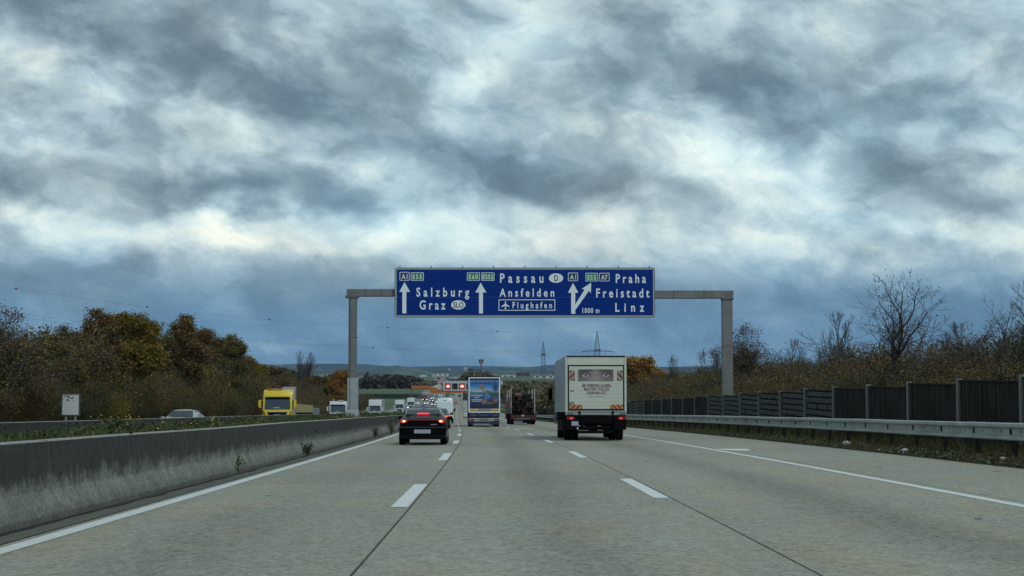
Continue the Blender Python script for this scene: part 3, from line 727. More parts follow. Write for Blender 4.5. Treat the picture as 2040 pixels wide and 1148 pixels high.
shield('A1', 128, 199, 116, 178, SBL); shield('E55', 208, 300, 119, 178, SGR); shield('E60', 609, 701, 119, 178, SGR); shield('E552', 712, 805, 119, 178, SGR)
shield('A1', 1331, 1402, 120, 180, SBL); shield('E55', 1456, 1544, 122, 182, SGR); shield('A7', 1553, 1627, 122, 182, SBL)
for s, cx, cz, rx, rz, a, c, zb, zt in (('D', 1245, 159, 51, 34, 1232, 1260, 180, 138), ('SLO', 547, 351, 51, 33, 511, 585, 370, 332)):
    q = MB(); q.disc((sx(cx), 0, sz(cz)), rx * SC, rz * SC, n=32); q.build('country_oval', SWH, sg, (0, YT, 0)); stext(s, a, c, zb, zt, SBK, .8, .012, YT - .006)
# Flughafen frame and plane
for (a, c, e, f_) in ((835, 1239, 312, 317), (835, 1239, 387, 392), (835, 840, 317, 387), (1234, 1239, 317, 387)):
    MB().box(sx(a), sx(c), YT - .004, YT, sz(f_), sz(e)).build('frame_line', SWH, sg)
pl = [(0, 1), (.13, .75), (.13, .3), (1, -.28), (1, -.5), (.13, -.2), (.1, -.68), (.34, -.88), (.34, -1), (0, -.9)]
pl = pl + [(-a, c) for a, c in reversed(pl[1:-1])]
MB().poly([(sx(884) + a * 28 * SC, 0, sz(352) + c * 30 * SC) for a, c in pl]).build('plane_symbol', SWH, sg, (0, YT, 0))
def arrow(pts, y=YT): MB().poly([(sx(a), 0, sz(c)) for a, c in pts]).build('arrow', SWH, sg, (0, y, 0))
arrow([(148, 411), (177, 411), (177, 258), (203, 258), (164, 188), (126, 258), (148, 258)])
arrow([(695, 412), (723, 412), (723, 262), (747, 262), (707, 192), (669, 262), (695, 262)])
arrow([(1353, 414), (1382, 414), (1382, 264), (1404, 264), (1367, 194), (1330, 264), (1353, 264)])
arrow([(1379, 352), (1379, 392), (1480, 250), (1494, 268), (1496, 192), (1428, 237), (1450, 240)], YT - .002)

# ------------------------------------------------------------------ vehicles
def put(root, x_, d):
    root.location = P(x_, d, .005); root.rotation_euler = (math.atan(dzr(d)), 0, math.atan(dshift(d)))
def wheel(parent, x_, y_, r, wd, rimm=None):
    o = MB().tube((x_ - wd/2, y_, r), (x_ + wd/2, y_, r), r, n=20).build('wheel', BLACKR, parent, bevel=.02)
    sgn = 1 if x_ > 0 else -1
    MB().tube((x_ + sgn * (wd/2 - .01), y_, r), (x_ + sgn * (wd/2 + .012), y_, r), r * .62, n=16).build('rim', rimm or ALU, o)
    return o
def loft(sections):
    """sections: list of (y, half contour [(x,z)...] bottom centre -> top centre)."""
    q = MB(); n = len(sections[0][1])
    for y_, hc in sections:
        for a, c in hc: q.v.append((a, y_, c))
        for a, c in reversed(hc[1:-1]): q.v.append((-a, y_, c))
    m_ = 2 * n - 2
    for i in range(len(sections) - 1):
        for k in range(m_): q.f.append((i*m_+k, i*m_+(k+1) % m_, (i+1)*m_+(k+1) % m_, (i+1)*m_+k)); q.mi.append(0)
    q.f.append(tuple(range(m_))); q.f.append(tuple((len(sections)-1)*m_ + k for k in reversed(range(m_)))); q.mi += [0, 0]
    return q
def offset_panel(pts, inset, off, away):
    c = sum((Vector(p) for p in pts), Vector()) / len(pts); v = [Vector(p) for p in pts]
    nrm = (v[1] - v[0]).cross(v[2] - v[0]).normalized()
    if nrm.dot(Vector(away)) < 0: nrm = -nrm
    return [p + (c - p).normalized() * inset + nrm * off for p in v]
def car(name, label, paint, W_=1.84, L_=4.5, H_=1.44, rear=True, lights='off', sedan=.5, facing='away', group=None):
    """y=0 is the end nearest the camera. facing 'away' = we see the tail; 'toward' = we see the nose."""
    root = empty(name, label=label, cat='car', group=group); w2 = W_ / 2
    # built with tail at y=0, nose at y=L
    sc = L_ / 4.6; hs_ = H_ / 1.44
    def S(y_, wb, wbelt, zb, zbelt, wr, zt): return (y_ * sc, [(0, zb), (w2 * wb * .88, zb), (w2 * wb, zb + .10), (w2 * wb, .42 * hs_), (w2 * wb * .995, .62 * hs_), (w2 * wbelt, zbelt * hs_), (w2 * (wbelt * .35 + wr * .65), (zbelt * .35 + zt * .65) * hs_), (w2 * wr, (zt - .045 if zt - zbelt > .1 else zt - .015) * hs_), (w2 * wr * .6, zt * hs_), (0, (zt + .012) * hs_)])
    tr = .98
    secs = [S(0.0, .88, .86, .34, .86, .78, .93), S(.07, .95, .93, .24, .90, .80, tr), S(.30, .985, .95, .22, .93, .80, tr + .03), S(.55 + .15 * sedan, 1., .95, .22, .94, .76, 1.06 + .1 * (1 - sedan)),
            S(1.15, 1., .94, .22, .95, .66, 1.31), S(1.75, 1., .93, .22, .95, .64, 1.42), S(2.4, 1., .93, .22, .95, .64, 1.44), S(2.85, 1., .93, .22, .945, .64, 1.39), S(3.55, 1., .93, .22, .93, .78, 1.02), S(4.1, .99, .9, .22, .84, .74, .90), S(4.45, .94, .84, .24, .72, .66, .78), S(4.6, .80, .72, .34, .60, .5, .66)]
    q = loft(secs); body = q.build('body', paint, root, smooth=True)
    V3 = lambda i, k: (secs[i][1][k][0], secs[i][0], secs[i][1][k][1])
    M3 = lambda i, k: (-secs[i][1][k][0], secs[i][0], secs[i][1][k][1])
    def glass(pts, away, nm='window', inset=.035): MB().poly(offset_panel(pts, inset, .012, away)).build(nm, GLASS, root, fixn=False)
    rw = MB(); rw.poly(offset_panel([M3(3, 7), V3(3, 7), V3(4, 7), M3(4, 7)], .03, .014, (0, -1, 1))); 
    rw2 = offset_panel([M3(4, 7), V3(4, 7), V3(5, 7), M3(5, 7)], .03, .03, (0, -1, 1)); 
    i0 = [M3(3, 7), V3(3, 7), V3(5, 7), M3(5, 7)]
    rear_w = MB()
    for (i, j) in ((3, 4), (4, 5)):
        t0, t1 = (.06, 1.) if i == 3 else (0., .55)
        A = [Vector(M3(i, 7)).lerp(Vector(M3(j, 7)), t0), Vector(V3(i, 7)).lerp(Vector(V3(j, 7)), t0), Vector(V3(i, 7)).lerp(Vector(V3(j, 7)), t1), Vector(M3(i, 7)).lerp(Vector(M3(j, 7)), t1)]
        A = [p + Vector((-.005 if p.x > 0 else .005, -.02, .05)) for p in A]; rear_w.poly(A)
    rear_w.build('rear_window', GLASS, root, fixn=False)
    A = [Vector(M3(8, 7)).lerp(Vector(M3(7, 7)), .05), Vector(V3(8, 7)).lerp(Vector(V3(7, 7)), .05), Vector(V3(8, 7)).lerp(Vector(V3(7, 7)), .95), Vector(M3(8, 7)).lerp(Vector(M3(7, 7)), .95)]
    MB().poly([p + Vector((-.05 if p.x > 0 else .05, .03, .06)) for p in A]).build('windscreen', GLASS, root, fixn=False)
    for sgn, VV in ((1, V3), (-1, M3)):
        for (i, j) in ((4, 5), (5, 6), (6, 7)):
            glass([VV(i, 5), VV(j, 5), VV(j, 7), VV(i, 7)], (sgn, 0, .3), 'side_window', .03)
        # mirrors
        MB().box(sgn * (w2 * .95), sgn * (w2 + .16), 3.1 * sc, 3.22 * sc, .93 * hs_, 1.06 * hs_).build('mirror', paint, root, bevel=.02)
        for y_ in (.85 * sc, 3.72 * sc): wheel(root, sgn * (w2 - .12), y_, .325, .24)
    if lights == 'toward':
        for sgn in (-1, 1): MB().tube((sgn * w2 * .66, L_ - .16, .66 * hs_), (sgn * w2 * .66, L_ + .02, .66 * hs_), .11, n=10).build('headlight', HEAD, root)
        MB().box(-w2 * .5, w2 * .5, L_ - .1, L_ + .01, .38, .56 * hs_).build('grille', DARK, root)
    else:
        lm = REDON if lights == 'brake' else REDOFF
        for sgn in (-1, 1): MB().box(sgn * w2 * .55, sgn * w2 * .93, -.02, .10, .76 * hs_, .88 * hs_).build('tail_lamp', lm, root, bevel=.015)
    MB().box(-.26, .26, -.022 if lights != 'toward' else L_, .01 if lights != 'toward' else L_ + .02, .50, .61).build('number_plate', PLATE, root)
    return root

BLK = mat('black car paint', (.002, .002, .003), .25, var=0, coat=.0, spec=.07)
def hero_black_car():
    root = car('black_car', 'black fastback car with brake lights on in the left lane ahead', BLK, 1.75, 4.75, 1.40, lights='none', sedan=.3)
    for o in list(root.children):
        if o.name.startswith(('tail_lamp', 'number_plate')): bpy.data.objects.remove(o)
    w2 = .93
    MB().box(-.76, .76, -.035, .08, .895, .93).build('light_bar', mat('dim red bar', (.25, .012, .01), .25, var=0, emit=(1, .05, .03), es=.03), root, bevel=.01)
    for s in (-1, 1):
        lo = MB().hexa([(s*.55, -.045, .85), (s*.79, -.03, .79), (s*.79, .12, .79), (s*.55, .12, .85)], [(s*.55, -.045, .895), (s*.81, -.03, .93), (s*.81, .12, .93), (s*.55, .12, .895)]).build('tail_lamp', mat('glowing lamp glass', (.3, .01, .008), .3, var=0, emit=(1, .04, .02), es=.18), root, bevel=.012)
        MB().box(s*.62, s*.72, -.062, -.046, .83, .895).build('lamp_core', HOTON, lo, bevel=.01)
    MB().box(-.22, .22, .66, .70, 1.085, 1.155).build('high_brake_lamp', mat('lit brake lamp', (1, .05, .08), .3, var=0, emit=(1, .02, .05), es=2.0), root, bevel=.008)
    MB().box(-.30, .30, -.035, .03, .42, .56).build('number_plate', PLATE, root, bevel=.005)
    MB().box(-.84, .84, -.03, .1, .63, .66).build('bumper_crease', mat('gloss crease', (.05, .05, .055), .2, var=0), root, bevel=.01)
    MB().box(.30, .52, -.045, -.01, .735, .755).build('badge', ALU, root)
    MB().prism_x([(-.04, .22), (.25, .2), (.25, .36), (-.02, .40)], -.80, .80).build('diffuser', DARK, root, bevel=.01)
    roofl = MB()
    for s in (-1, 1): roofl.path([(s*.66, .75, 1.12), (s*.59, 1.2, 1.30), (s*.57, 1.75, 1.385), (s*.565, 2.5, 1.40)], .016)
    roofl.build('roof_highlight', ALU, root)  # pale tubes stand in for highlights along the roof edges
    put(root, -2.50, 54)
hero_black_car()
c = car('dark_hatchback', 'dark car half hidden beyond the black car, one red tail lamp showing', mat('dark red black paint', (.02, .012, .013), .2, var=0, coat=.5), 1.8, 4.2, 1.5, lights='brake', sedan=0.); put(c, -2.92, 105)
c = car('white_saloon', 'white saloon car ahead in the left lane beside the blue curtain truck', WHITEP, 1.82, 4.6, 1.45, lights='off'); put(c, .85, 300)

def box_truck():
    root = empty('box_truck', label='white box truck with printed eyes and tail lift in the right lane', cat='truck')
    CREAM = mat('off-white box panel', (.47, .52, .46), .5, var=.12, vs=.9, dirt=.16)
    SIDE = mat('box side aluminium', (.33, .37, .40), .35, .25, var=.22, vs=.9)
    X = 1.275; zt = 3.5; zb = 1.28
    MB().box(-X + .012, X - .012, .03, 8.2, 1.18, zt - .02).build('box_body', SIDE, root, bevel=.02)
    MB().box(-X, -X + .10, -.02, .14, zb - .1, zt).box(X - .10, X, -.02, .14, zb - .1, zt).build('corner_posts', CREAM, root, bevel=.02)
    MB().box(-X + .103, X - .103, -.012, .12, 3.13, zt - .03).build('header_panel', CREAM, root, bevel=.01)
    MB().box(-X + .05, X - .05, -.05, 8.1, zt - .022, zt + .015).build('roof_edge', DARK, root)
    MB().box(-X + .103, X - .103, .0, .03, zb - .02, 3.127).build('door_seal', mat('black seal', (.008, .008, .008), .7, var=0), root)
    lf = MB().box(-X + .16, X - .16, -.055, -.002, zb + .03, 3.07).build('tail_lift', CREAM, root, bevel=.008)
    for k in range(1, 12):
        z_ = zb + .03 + k * .149; MB().box(-X + .18, X - .18, -.0575, -.0555, z_, z_ + .006).build('plank_seam', mat('seam grey', (.22, .25, .21), .7, var=0), lf)
    # eyes print
    m_ = bpy.data.materials.new('eyes print'); m_.use_nodes = True; T = NT(m_.node_tree); bb = m_.node_tree.nodes['Principled BSDF']
    u, v, _ = T.xyz(T.n('ShaderNodeUVMap').outputs[0])
    c = T.mix(T.gauss(u, v, .5, .35, .22, .9), (.16, .135, .13), (.27, .235, .215))
    for s in (-1, 1):
        cx = .5 + s * .285
        def X_(o): return .5 + s * o
        c = T.mix(T.m('MULTIPLY', T.gauss(u, v, X_(.30), .62, .17, .30), .8), c, (.045, .04, .045))
        c = T.mix(T.m('MULTIPLY', T.gauss(u, v, X_(.24), .98, .20, .14, 2), .9), c, (.03, .027, .03))
        c = T.mix(T.m('MULTIPLY', T.gauss(u, v, X_(.40), .85, .10, .3), .7), c, (.06, .05, .055))
        c = T.mix(T.gauss(u, v, cx, .51, .115, .21, 3), c, (.02, .02, .025))
        c = T.mix(T.gauss(u, v, cx, .48, .098, .155, 4), c, (.36, .38, .42))
        c = T.mix(T.gauss(u, v, cx + .005, .53, .048, .17, 4), c, (.07, .11, .20))
        c = T.mix(T.gauss(u, v, cx + .005, .54, .020, .075, 3), c, (.006, .006, .01))
        c = T.mix(T.gauss(u, v, cx - .02, .62, .010, .035, 2), c, (.7, .75, .8))
    m_.node_tree.links.new(c, bb.inputs['Base Color']); bb.inputs['Roughness'].default_value = .5
    q = MB(); q.quad((-.75, 0, 2.45), (.73, 0, 2.45), (.73, 0, 2.94), (-.75, 0, 2.94), uv=[(0, 0), (1, 0), (1, 1), (0, 1)]); q.build('eyes_print', m_, lf, (0, -.060, 0), fixn=False)
    RED = mat('print dark red', (.10, .02, .035), .5, var=0)
    for s, a, c_, zb_, zt_ in (('SIE WERDEN AUGEN', -.58, .62, 2.215, 2.325), ('MACHEN WAS DA', -.50, .55, 2.075, 2.175), ('DRINNEN IST!', -.37, .43, 1.92, 2.02)):
        text_mesh(s, a, c_, zb_, zt_ + .01, RED, lf, -.061, .8, .022)
    text_mesh('www.wernbox.at', -.30, .37, 1.80, 1.855, SBK, lf, -.061, .9, .01)
    # warning boards
    def stripes(x0, x1, z0, z1, ca, cb, slope, n, nm):
        q = MB(); W__ = x1 - x0; Hh = z1 - z0
        q.box(x0, x1, -.07, -.058, z0, z1, 0); o = q.build(nm, ca, lf, bevel=0)
        q = MB(); st = (W__ + Hh) / n
        import itertools
        for k in range(0, n, 2):
            a0 = x0 - Hh + k * st; pts = [(a0, z0), (a0 + st, z0), (a0 + st + Hh, z1), (a0 + Hh, z1)]
            # clip to rectangle in x
            def clip(poly, xv, keep_gt):
                out = []
                for (p, q_) in zip(poly, poly[1:] + poly[:1]):
                    ip = (p[0] > xv) == keep_gt; iq = (q_[0] > xv) == keep_gt
                    if ip: out.append(p)
                    if ip != iq: tt = (xv - p[0]) / (q_[0] - p[0]); out.append((xv, p[1] + (q_[1] - p[1]) * tt))
                return out
            pts = clip(pts, x0, True)
            if pts: pts = clip(pts, x1, False)
            if len(pts) > 2:
                if slope < 0: pts = [(x0 + x1 - a, c2) for a, c2 in pts]
                q.poly([(a, -.072, c2) for a, c2 in pts])
        q.build('stripe', cb, o, fixn=False)
    LG = mat('board pale', (.26, .25, .22), .5, var=.1); DR = mat('board red', (.16, .03, .03), .5, var=.1); OR = mat('board orange', (.50, .22, .05), .5, var=.1); DRO = mat('board dark red', (.20, .03, .02), .5, var=.1)
    stripes(-1.10, -.88, 2.49, 2.90, LG, DR, 1, 5, 'warning_board'); stripes(.88, 1.10, 2.49, 2.90, LG, DR, -1, 5, 'warning_board')
    stripes(-1.11, -.57, 1.32, 1.49, OR, DRO, 1, 7, 'hazard_strip'); stripes(.59, 1.11, 1.32, 1.49, OR, DRO, -1, 7, 'hazard_strip')
    MB().box(-1.10, -.90, -.066, -.057, 1.50, 1.61).build('info_plate', mat('dull green plate', (.16, .2, .18), .5), lf)
    q = MB(); q.poly([(-1.10, -.06, 2.05), (-.90, -.06, 2.11), (-.94, -.06, 2.05), (-1.0, -.06, 2.02)]); q.build('small_logo', RED, lf, fixn=False)
    # underbody
    MB().box(-X, X, -.02, .12, 1.06, 1.177).build('rear_frame', mat('frame grey', (.26, .28, .28), .45, .4, var=.15), root, bevel=.01)
    MB().box(-X + .08, -.95, -.03, .05, 1.08, 1.15).box(.98, X - .06, -.03, .05, 1.08, 1.15).build('rear_reflectors', mat('dull teal', (.09, .11, .11), .4), root)
    for s in (-1, 1):
        MB().box(s*.74, s*1.24, -.03, .12, .45, 1.055).build('lamp_carrier', DARK, root, bevel=.01)
        lo = MB().box(s*.90, s*1.22, -.05, -.031, .87, .99).build('tail_lamp', REDOFF, root, bevel=.005)
        MB().box(s*.98, s*1.08, -.056, -.051, .89, .97).build('lamp_core', mat('bright red lens', (.55, .05, .04), .3, var=0, emit=(1, .06, .04), es=.35), lo)
        MB().tube((s*.70, -.02, 1.2), (s*.55, .3, .45), .06, n=6).build('lift_arm', DARK, root)
        MB().box(s*.68, s*1.20, .9, .94, .12, .85).build('mudflap', BLACKR, root)
        for y_ in (1.6,):
            for xo in (1.10, .80): wheel(root, s * xo, y_, .48, .27, DARK)
        wheel(root, s * 1.06, 6.9, .48, .30)
    MB().box(-.75, .75, -.05, .02, .30, .42).box(-.62, .62, .0, .06, .48, .60).box(-.73, .73, .02, .2, .70, 1.05).build('underrun_bar', DARK, root, bevel=.02)
    MB().box(-.42, -.28, .2, 8.9, .6, .95).box(.28, .42, .2, 8.9, .6, .95).build('chassis_rails', DARK, root)
    MB().tube((-.9, 1.6, .5), (.9, 1.6, .5), .09).tube((-.18, 1.6, .5), (.18, 1.6, .5), .22, n=12).build('axle', DARK, root)
    MB().box(-1.02, -.74, -.045, -.031, .62, .80).build('number_plate', PLATE, root); MB().box(-.80, -.74, -.05, -.032, .47, .56).build('tag', mat('white tag', (.5, .5, .5), .5), root)
    MB().box(-1.24, -.9, 2.6, 5.6, .35, .85).build('side_guard', DARK, root, bevel=.02); MB().box(.9, 1.24, 2.6, 5.6, .35, .85).build('side_guard', DARK, root, bevel=.02)
    MB().box(-1.2, 1.2, 8.35, 10.2, .6, 2.9).build('cab', mat('cab dark blue', (.01, .013, .02), .4), root, bevel=.12, seg=2)
    for s in (-1, 1):
        MB().box(s*1.32, s*1.52, 9.2, 9.35, 1.75, 2.3).tube((s*1.2, 9.3, 2.3), (s*1.45, 9.3, 2.35), .02).tube((s*1.2, 9.3, 1.6), (s*1.45, 9.3, 1.7), .02).build('mirror', DARK, root, bevel=.03)
    MB().box(-X - .02, -X + .06, .0, .04, zt - .10, zt).box(X - .06, X + .02, .0, .04, zt - .10, zt).build('marker_lamp', mat('pinkish marker', (.5, .16, .14), .4, var=0), root)
    put(root, 4.42, 61.5)
box_truck()

def blue_truck():
    root = empty('curtain_truck', label='dark blue trailer truck with a lake holiday poster on its doors, middle lane', cat='truck')
    X = 1.26; zt = 3.98; zb = 1.18
    NAVY = mat('navy chassis', (.012, .022, .07), .4, var=.15); SID = mat('trailer side', (.20, .22, .23), .5, var=.15)
    MB().box(-X + .01, X - .01, .04, 13.4, zb, zt - .02).build('trailer_body', SID, root, bevel=.02)
    m_ = bpy.data.materials.new('holiday poster'); m_.use_nodes = True; T = NT(m_.node_tree); bb = m_.node_tree.nodes['Principled BSDF']
    u, v, _ = T.xyz(T.n('ShaderNodeUVMap').outputs[0])
    c = T.ramp(v, [(0, (.006, .012, .035)), (.16, (.012, .03, .09)), (.34, (.02, .07, .20)), (.5, (.05, .12, .22)), (.60, (.22, .38, .50)), (.72, (.03, .22, .52)), (.84, (.015, .08, .30)), (1., (.008, .025, .11))])
    nz = T.noise(T.n('ShaderNodeUVMap').outputs[0], 9, 5, .6)
    c = T.mix(T.gauss(u, v, .42, .70, .13, .09, 3), c, T.mix(nz, (.08, .07, .06), (.30, .28, .26)))
    c = T.mix(T.gauss(u, v, .88, .68, .10, .14, 2), c, (.02, .05, .12))
    c = T.mix(T.gauss(u, v, .35, .57, .35, .03, 2), c, T.mix(nz, (.05, .09, .12), (.35, .42, .45)))
    c = T.mix(T.gauss(u, v, .78, .46, .30, .05, 2), c, (.03, .075, .02))
    c = T.mix(T.gauss(u, v, .80, .17, .22, .09, 2), c, (.03, .028, .02)); c = T.mix(T.gauss(u, v, .68, .17, .13, .03, 2), c, (.16, .15, .05))
    c = T.mix(T.gauss(u, v, .60, .40, .10, .10, 2), c, (.06, .20, .42)); c = T.mix(T.gauss(u, v, .615, .54, .045, .045, 2), c, (.02, .012, .01)); c = T.mix(T.gauss(u, v, .59, .51, .03, .03, 2), c, (.28, .17, .12))
    c = T.mix(T.gauss(u, v, .47, .22, .045, .10, 2), c, (.26, .17, .12)); c = T.mix(T.gauss(u, v, .54, .24, .03, .10, 2), c, (.24, .15, .11)); c = T.mix(T.gauss(u, v, .88, .26, .08, .08, 2), c, T.mix(nz, (.12, .05, .05), (.30, .2, .2)))
    m_.node_tree.links.new(c, bb.inputs['Base Color']); bb.inputs['Roughness'].default_value = .4
    q = MB(); q.quad((-X + .09, 0, zb + .32), (X - .09, 0, zb + .32), (X - .09, 0, zt - .09), (-X + .09, 0, zt - .09), uv=[(0, 0), (1, 0), (1, 1), (0, 1)])
    q.build('poster', m_, root, (0, -.01, 0), fixn=False)
    q = MB().box(-X, -X + .085, -.04, .06, zb + .02, zt - .10).box(X - .085, X, -.04, .06, zb + .02, zt - .10).box(-X, X, -.041, .06, zt - .098, zt - .02).box(-X, X, -.041, .06, zb - .05, zb + .018)
    q.build('door_frame', SWH, root, bevel=.008)
    MB().box(-X + .05, X - .05, -.02, 13.3, zt - .018, zt + .04).build('roof', DARK, root)
    WT = mat('print white', (.62, .66, .68), .5, var=0)
    text_mesh('www.gasteinertisch.at', -1.12, 1.10, 3.60, 3.72, WT, root, -.014, .8, .02)
    text_mesh('URLAUB', -1.0, -.20, 2.78, 2.92, WT, root, -.014, .9, .02); text_mesh('AM', -.70, -.56, 2.64, 2.69, WT, root, -.014, .9, .01)
    text_mesh('SALZBURGER', -1.12, -.12, 2.46, 2.57, WT, root, -.014, .9, .02); text_mesh('LAND', -.84, -.40, 2.29, 2.40, WT, root, -.014, .9, .02)
    MB().box(-1.02, -.20, -.016, -.012, 2.13, 2.18).box(-1.0, -.24, -.016, -.012, 2.02, 2.05).build('print_rule', WT, root)
    for s in (-1, 1): MB().box(s*.58, s*1.15, -.03, -.012, 1.22, 1.40).build('orange_panel', mat('amber board', (.48, .24, .03), .5, var=.1), root); 
    for s in (-1, 1): MB().box(s*.55, s*1.17, -.024, -.0115, 1.202, 1.43).build('panel_border', SWH, root)
    MB().box(-1.22, 1.22, .0, .25, .80, 1.12).build('rear_beam', NAVY, root, bevel=.02)
    MB().box(-1.1, -.7, -.02, .0, .84, .98).box(-.3, .3, -.02, .0, .86, .96).box(.7, 1.1, -.02, .0, .84, .98).build('beam_shine', mat('painted blue shine', (.06, .11, .2), .3, .4), root)  # shine on the rear beam, put in as lighter blue patches
    for k in range(5): MB().box(-.98 + k * .48, -.80 + k * .48, -.06, -.042, 1.10, 1.14).build('door_latch', ALU, root)
    MB().box(-1.25, 1.25, -.06, .02, .47, .70).build('lamp_bar', mat('light grey bar', (.35, .36, .36), .5), root, bevel=.01)
    for s in (-1, 1): MB().box(s*.78, s*1.2, -.075, -.061, .51, .64).build('tail_lamp', REDOFF, root); MB().box(s*.47, s*.64, -.075, -.061, .53, .62).build('reverse_lamp', mat('grey green lens', (.12, .16, .12), .3), root)
    MB().box(-.42, .36, -.07, -.061, .49, .66).build('number_plate', mat('dark plate', (.12, .12, .14), .5, var=0), root)
    MB().box(-1.22, 1.22, -.04, .1, .17, .44).build('bumper', NAVY, root, bevel=.03); MB().box(-.78, .34, -.055, -.041, .19, .24).build('bumper_stripe', mat('pale stripe', (.3, .33, .36), .5), root)
    for s in (-1, 1):
        for y_ in (2.2, 3.5, 4.8, 11.8): wheel(root, s * 1.06, y_, .5, .34, DARK)
    MB().box(-.5, .5, .3, 12.8, .75, 1.0).build('chassis', DARK, root); MB().box(-1.22, -.8, .3, 9, .4, .8).build('side_guard', NAVY, root); MB().box(.8, 1.22, 5.6, 9, .4, .8).build('side_guard', NAVY, root)
    MB().box(-1.24, 1.24, 13.9, 16, .5, 3.6).build('cab', NAVY, root, bevel=.15, seg=2)
    put(root, .66, 119)
blue_truck()

def log_truck():
    root = empty('log_truck', label='timber truck stacked with dark logs between pale steel stakes', cat='truck')
    STK = mat('pale stake', (.42, .45, .42), .45, .2, var=.1); BARK = mat('dark bark', (.008, .006, .005), .95, var=.5, vs=4, spec=.1); END = mat('log end', (.022, .016, .011), .9, var=.5, vs=6); REDC = mat('dull red cab', (.16, .025, .015), .4, var=.1)
    for y_ in (.6, 5.4, 11.8):
        for s in (-1, 1):
            MB().box(s*1.165 - .04, s*1.165 + .04, y_, y_ + .14, 1.05, 3.55 - .0 * y_).build('stake', STK, root, bevel=.01)
        MB().box(-1.2, 1.2, y_ - .02, y_ + .16, .98, 1.08).build('bunk', DARK, root)
    MB().box(-.45, .45, 0.2, 13.5, .78, .97).build('frame', DARK, root)
    rr = random.Random(5); k = 0; row = 0; z_ = 1.20
    while z_ < 3.0:
        x_ = -1.0 + (.14 if row % 2 else 0)
        while x_ < 1.02:
            r = rr.uniform(.10, .17)
            if rr.random() > .04 and (z_ < 2.6 or rr.random() < .6):
                y0 = rr.uniform(.1, .9); lo = MB().tube((x_, y0, z_ + rr.uniform(-.03, .03)), (x_ + rr.uniform(-.05, .05), 12.6, z_ + rr.uniform(-.03, .03)), r, r * .8, n=9).build('log', BARK, root)
                MB().tube((x_, y0 - .012, z_), (x_, y0 - .002, z_), r * .8, n=9).build('cut_end', END, lo)
            x_ += 2 * r * .95 + .02
        z_ += .245; row += 1
    q = MB(); 
    for k in range(12): a = 2*math.pi*k/12; q.tube((.52 + .17*math.cos(a), .05, 1.98 + .17*math.sin(a)), (.52 + .17*math.cos(a+.52), .05, 1.98 + .17*math.sin(a+.52)), .028, n=4)
    q.build('coiled_strap', mat('grey strap', (.16, .16, .14), .7), root)
    MB().box(-1.25, 1.25, -.05, .1, .62, .95).build('rear_bar', mat('maroon black', (.03, .01, .012), .5), root, bevel=.02)
    for s in (-1, 1): MB().box(s*.75, s*1.2, -.07, -.051, .52, .61).build('tail_lamp', REDOFF, root)
    MB().box(-.72, .72, -.06, .0, .51, .615).build('lamp_bar', mat('grey bar2', (.12, .12, .12), .5), root)
    MB().box(-.2, .12, -.07, -.052, .78, .98).build('round_sign_board', mat('pinkish board', (.30, .14, .14), .5), root); MB().disc((-.03, -.075, .88), .06, .06, n=14).build('board_disc', mat('pale disc', (.5, .5, .5), .5), root)
    MB().box(-.92, -.08, -.06, -.04, .12, .36).build('number_plate', mat('plate grey', (.16, .16, .18), .5, var=0), root)
    MB().box(-1.2, 1.2, -.03, .1, .14, .5).build('bumper', DARK, root, bevel=.02)
    for s in (-1, 1):
        for y_ in (1.6, 2.9, 9.4, 10.8): wheel(root, s * 1.05, y_, .5, .34, DARK)
    MB().box(-1.25, 1.25, 14.2, 16.2, .5, 3.1).build('cab', REDC, root, bevel=.12, seg=2)
    MB().box(-1.22, -.5, 13.55, 13.7, 1.0, 3.0).box(.5, 1.22, 13.55, 13.7, 1.0, 2.5).build('headboard', REDC, root)
    cr = MB().tube((-.3, 13.9, 1.0), (-.3, 13.9, 3.1), .16, n=8).tube((-.3, 13.9, 3.1), (.2, 11.5, 3.15), .12, n=8).tube((.2, 11.5, 3.15), (-.4, 9.4, 2.95), .10, n=8).build('loader_crane', mat('crane red', (.17, .03, .03), .5), root)
    put(root, 5.0, 146)
log_truck()

def van():
    root = empty('delivery_van', label='tall pale white panel van in the left lane ahead of the dark car', cat='van'); X = 1.0
    VW = mat('van paint', (.60, .72, .77), .35, var=.05, coat=.3)
    def S(y_, k, zt, zb=.5): return (y_, [(0, zb), (X*k*.95, zb), (X*k, zb+.1), (X*k, 1.1), (X*k*.97, 1.7), (X*k*.90, zt-.18), (X*k*.82, zt-.05), (X*k*.5, zt), (0, zt+.01)])
    secs = [S(0, .96, 2.86), S(.06, 1., 2.94), S(1, 1., 2.98), S(4, 1., 2.98), S(4.6, 1., 2.75), S(5.3, 1., 1.5), S(6.1, .95, 1.15), S(6.3, .8, .95)]
    loft(secs).build('body', VW, root, smooth=True)
    for s in (-1, 1):
        MB().box(s*.86, s*.985, -.02, .05, .95, 1.45).build('tail_lamp', REDOFF, root, bevel=.01)
        MB().box(s*1.02, s*1.22, 4.5, 4.65, 1.4, 1.75).build('mirror', DARK, root, bevel=.02)
        for y_ in (1.1, 4.9): wheel(root, s*.86, y_, .35, .24, DARK)
        MB().box(s*.02, s*.83, -.014, -.002, .66, 2.45).build('rear_door', VW, root, bevel=.01)
    MB().box(-.95, .95, -.06, .1, .36, .60).build('bumper', DARK, root, bevel=.02)
    MB().disc((-.0, -.02, 1.72), .10, .06, n=12).build('emblem', DARK, root); MB().box(-.5, .3, -.02, -.015, 1.52, 1.56).build('trim_line', mat('grey line', (.12, .15, .17), .5), root)
    MB().box(-.02, .14, -.03, -.016, 1.06, 1.12).build('door_handle', DARK, root); MB().box(-.2, .2, -.03, .02, 2.63, 2.67).build('high_lamp', DARK, root)
    put(root, -2.9, 173)
van()

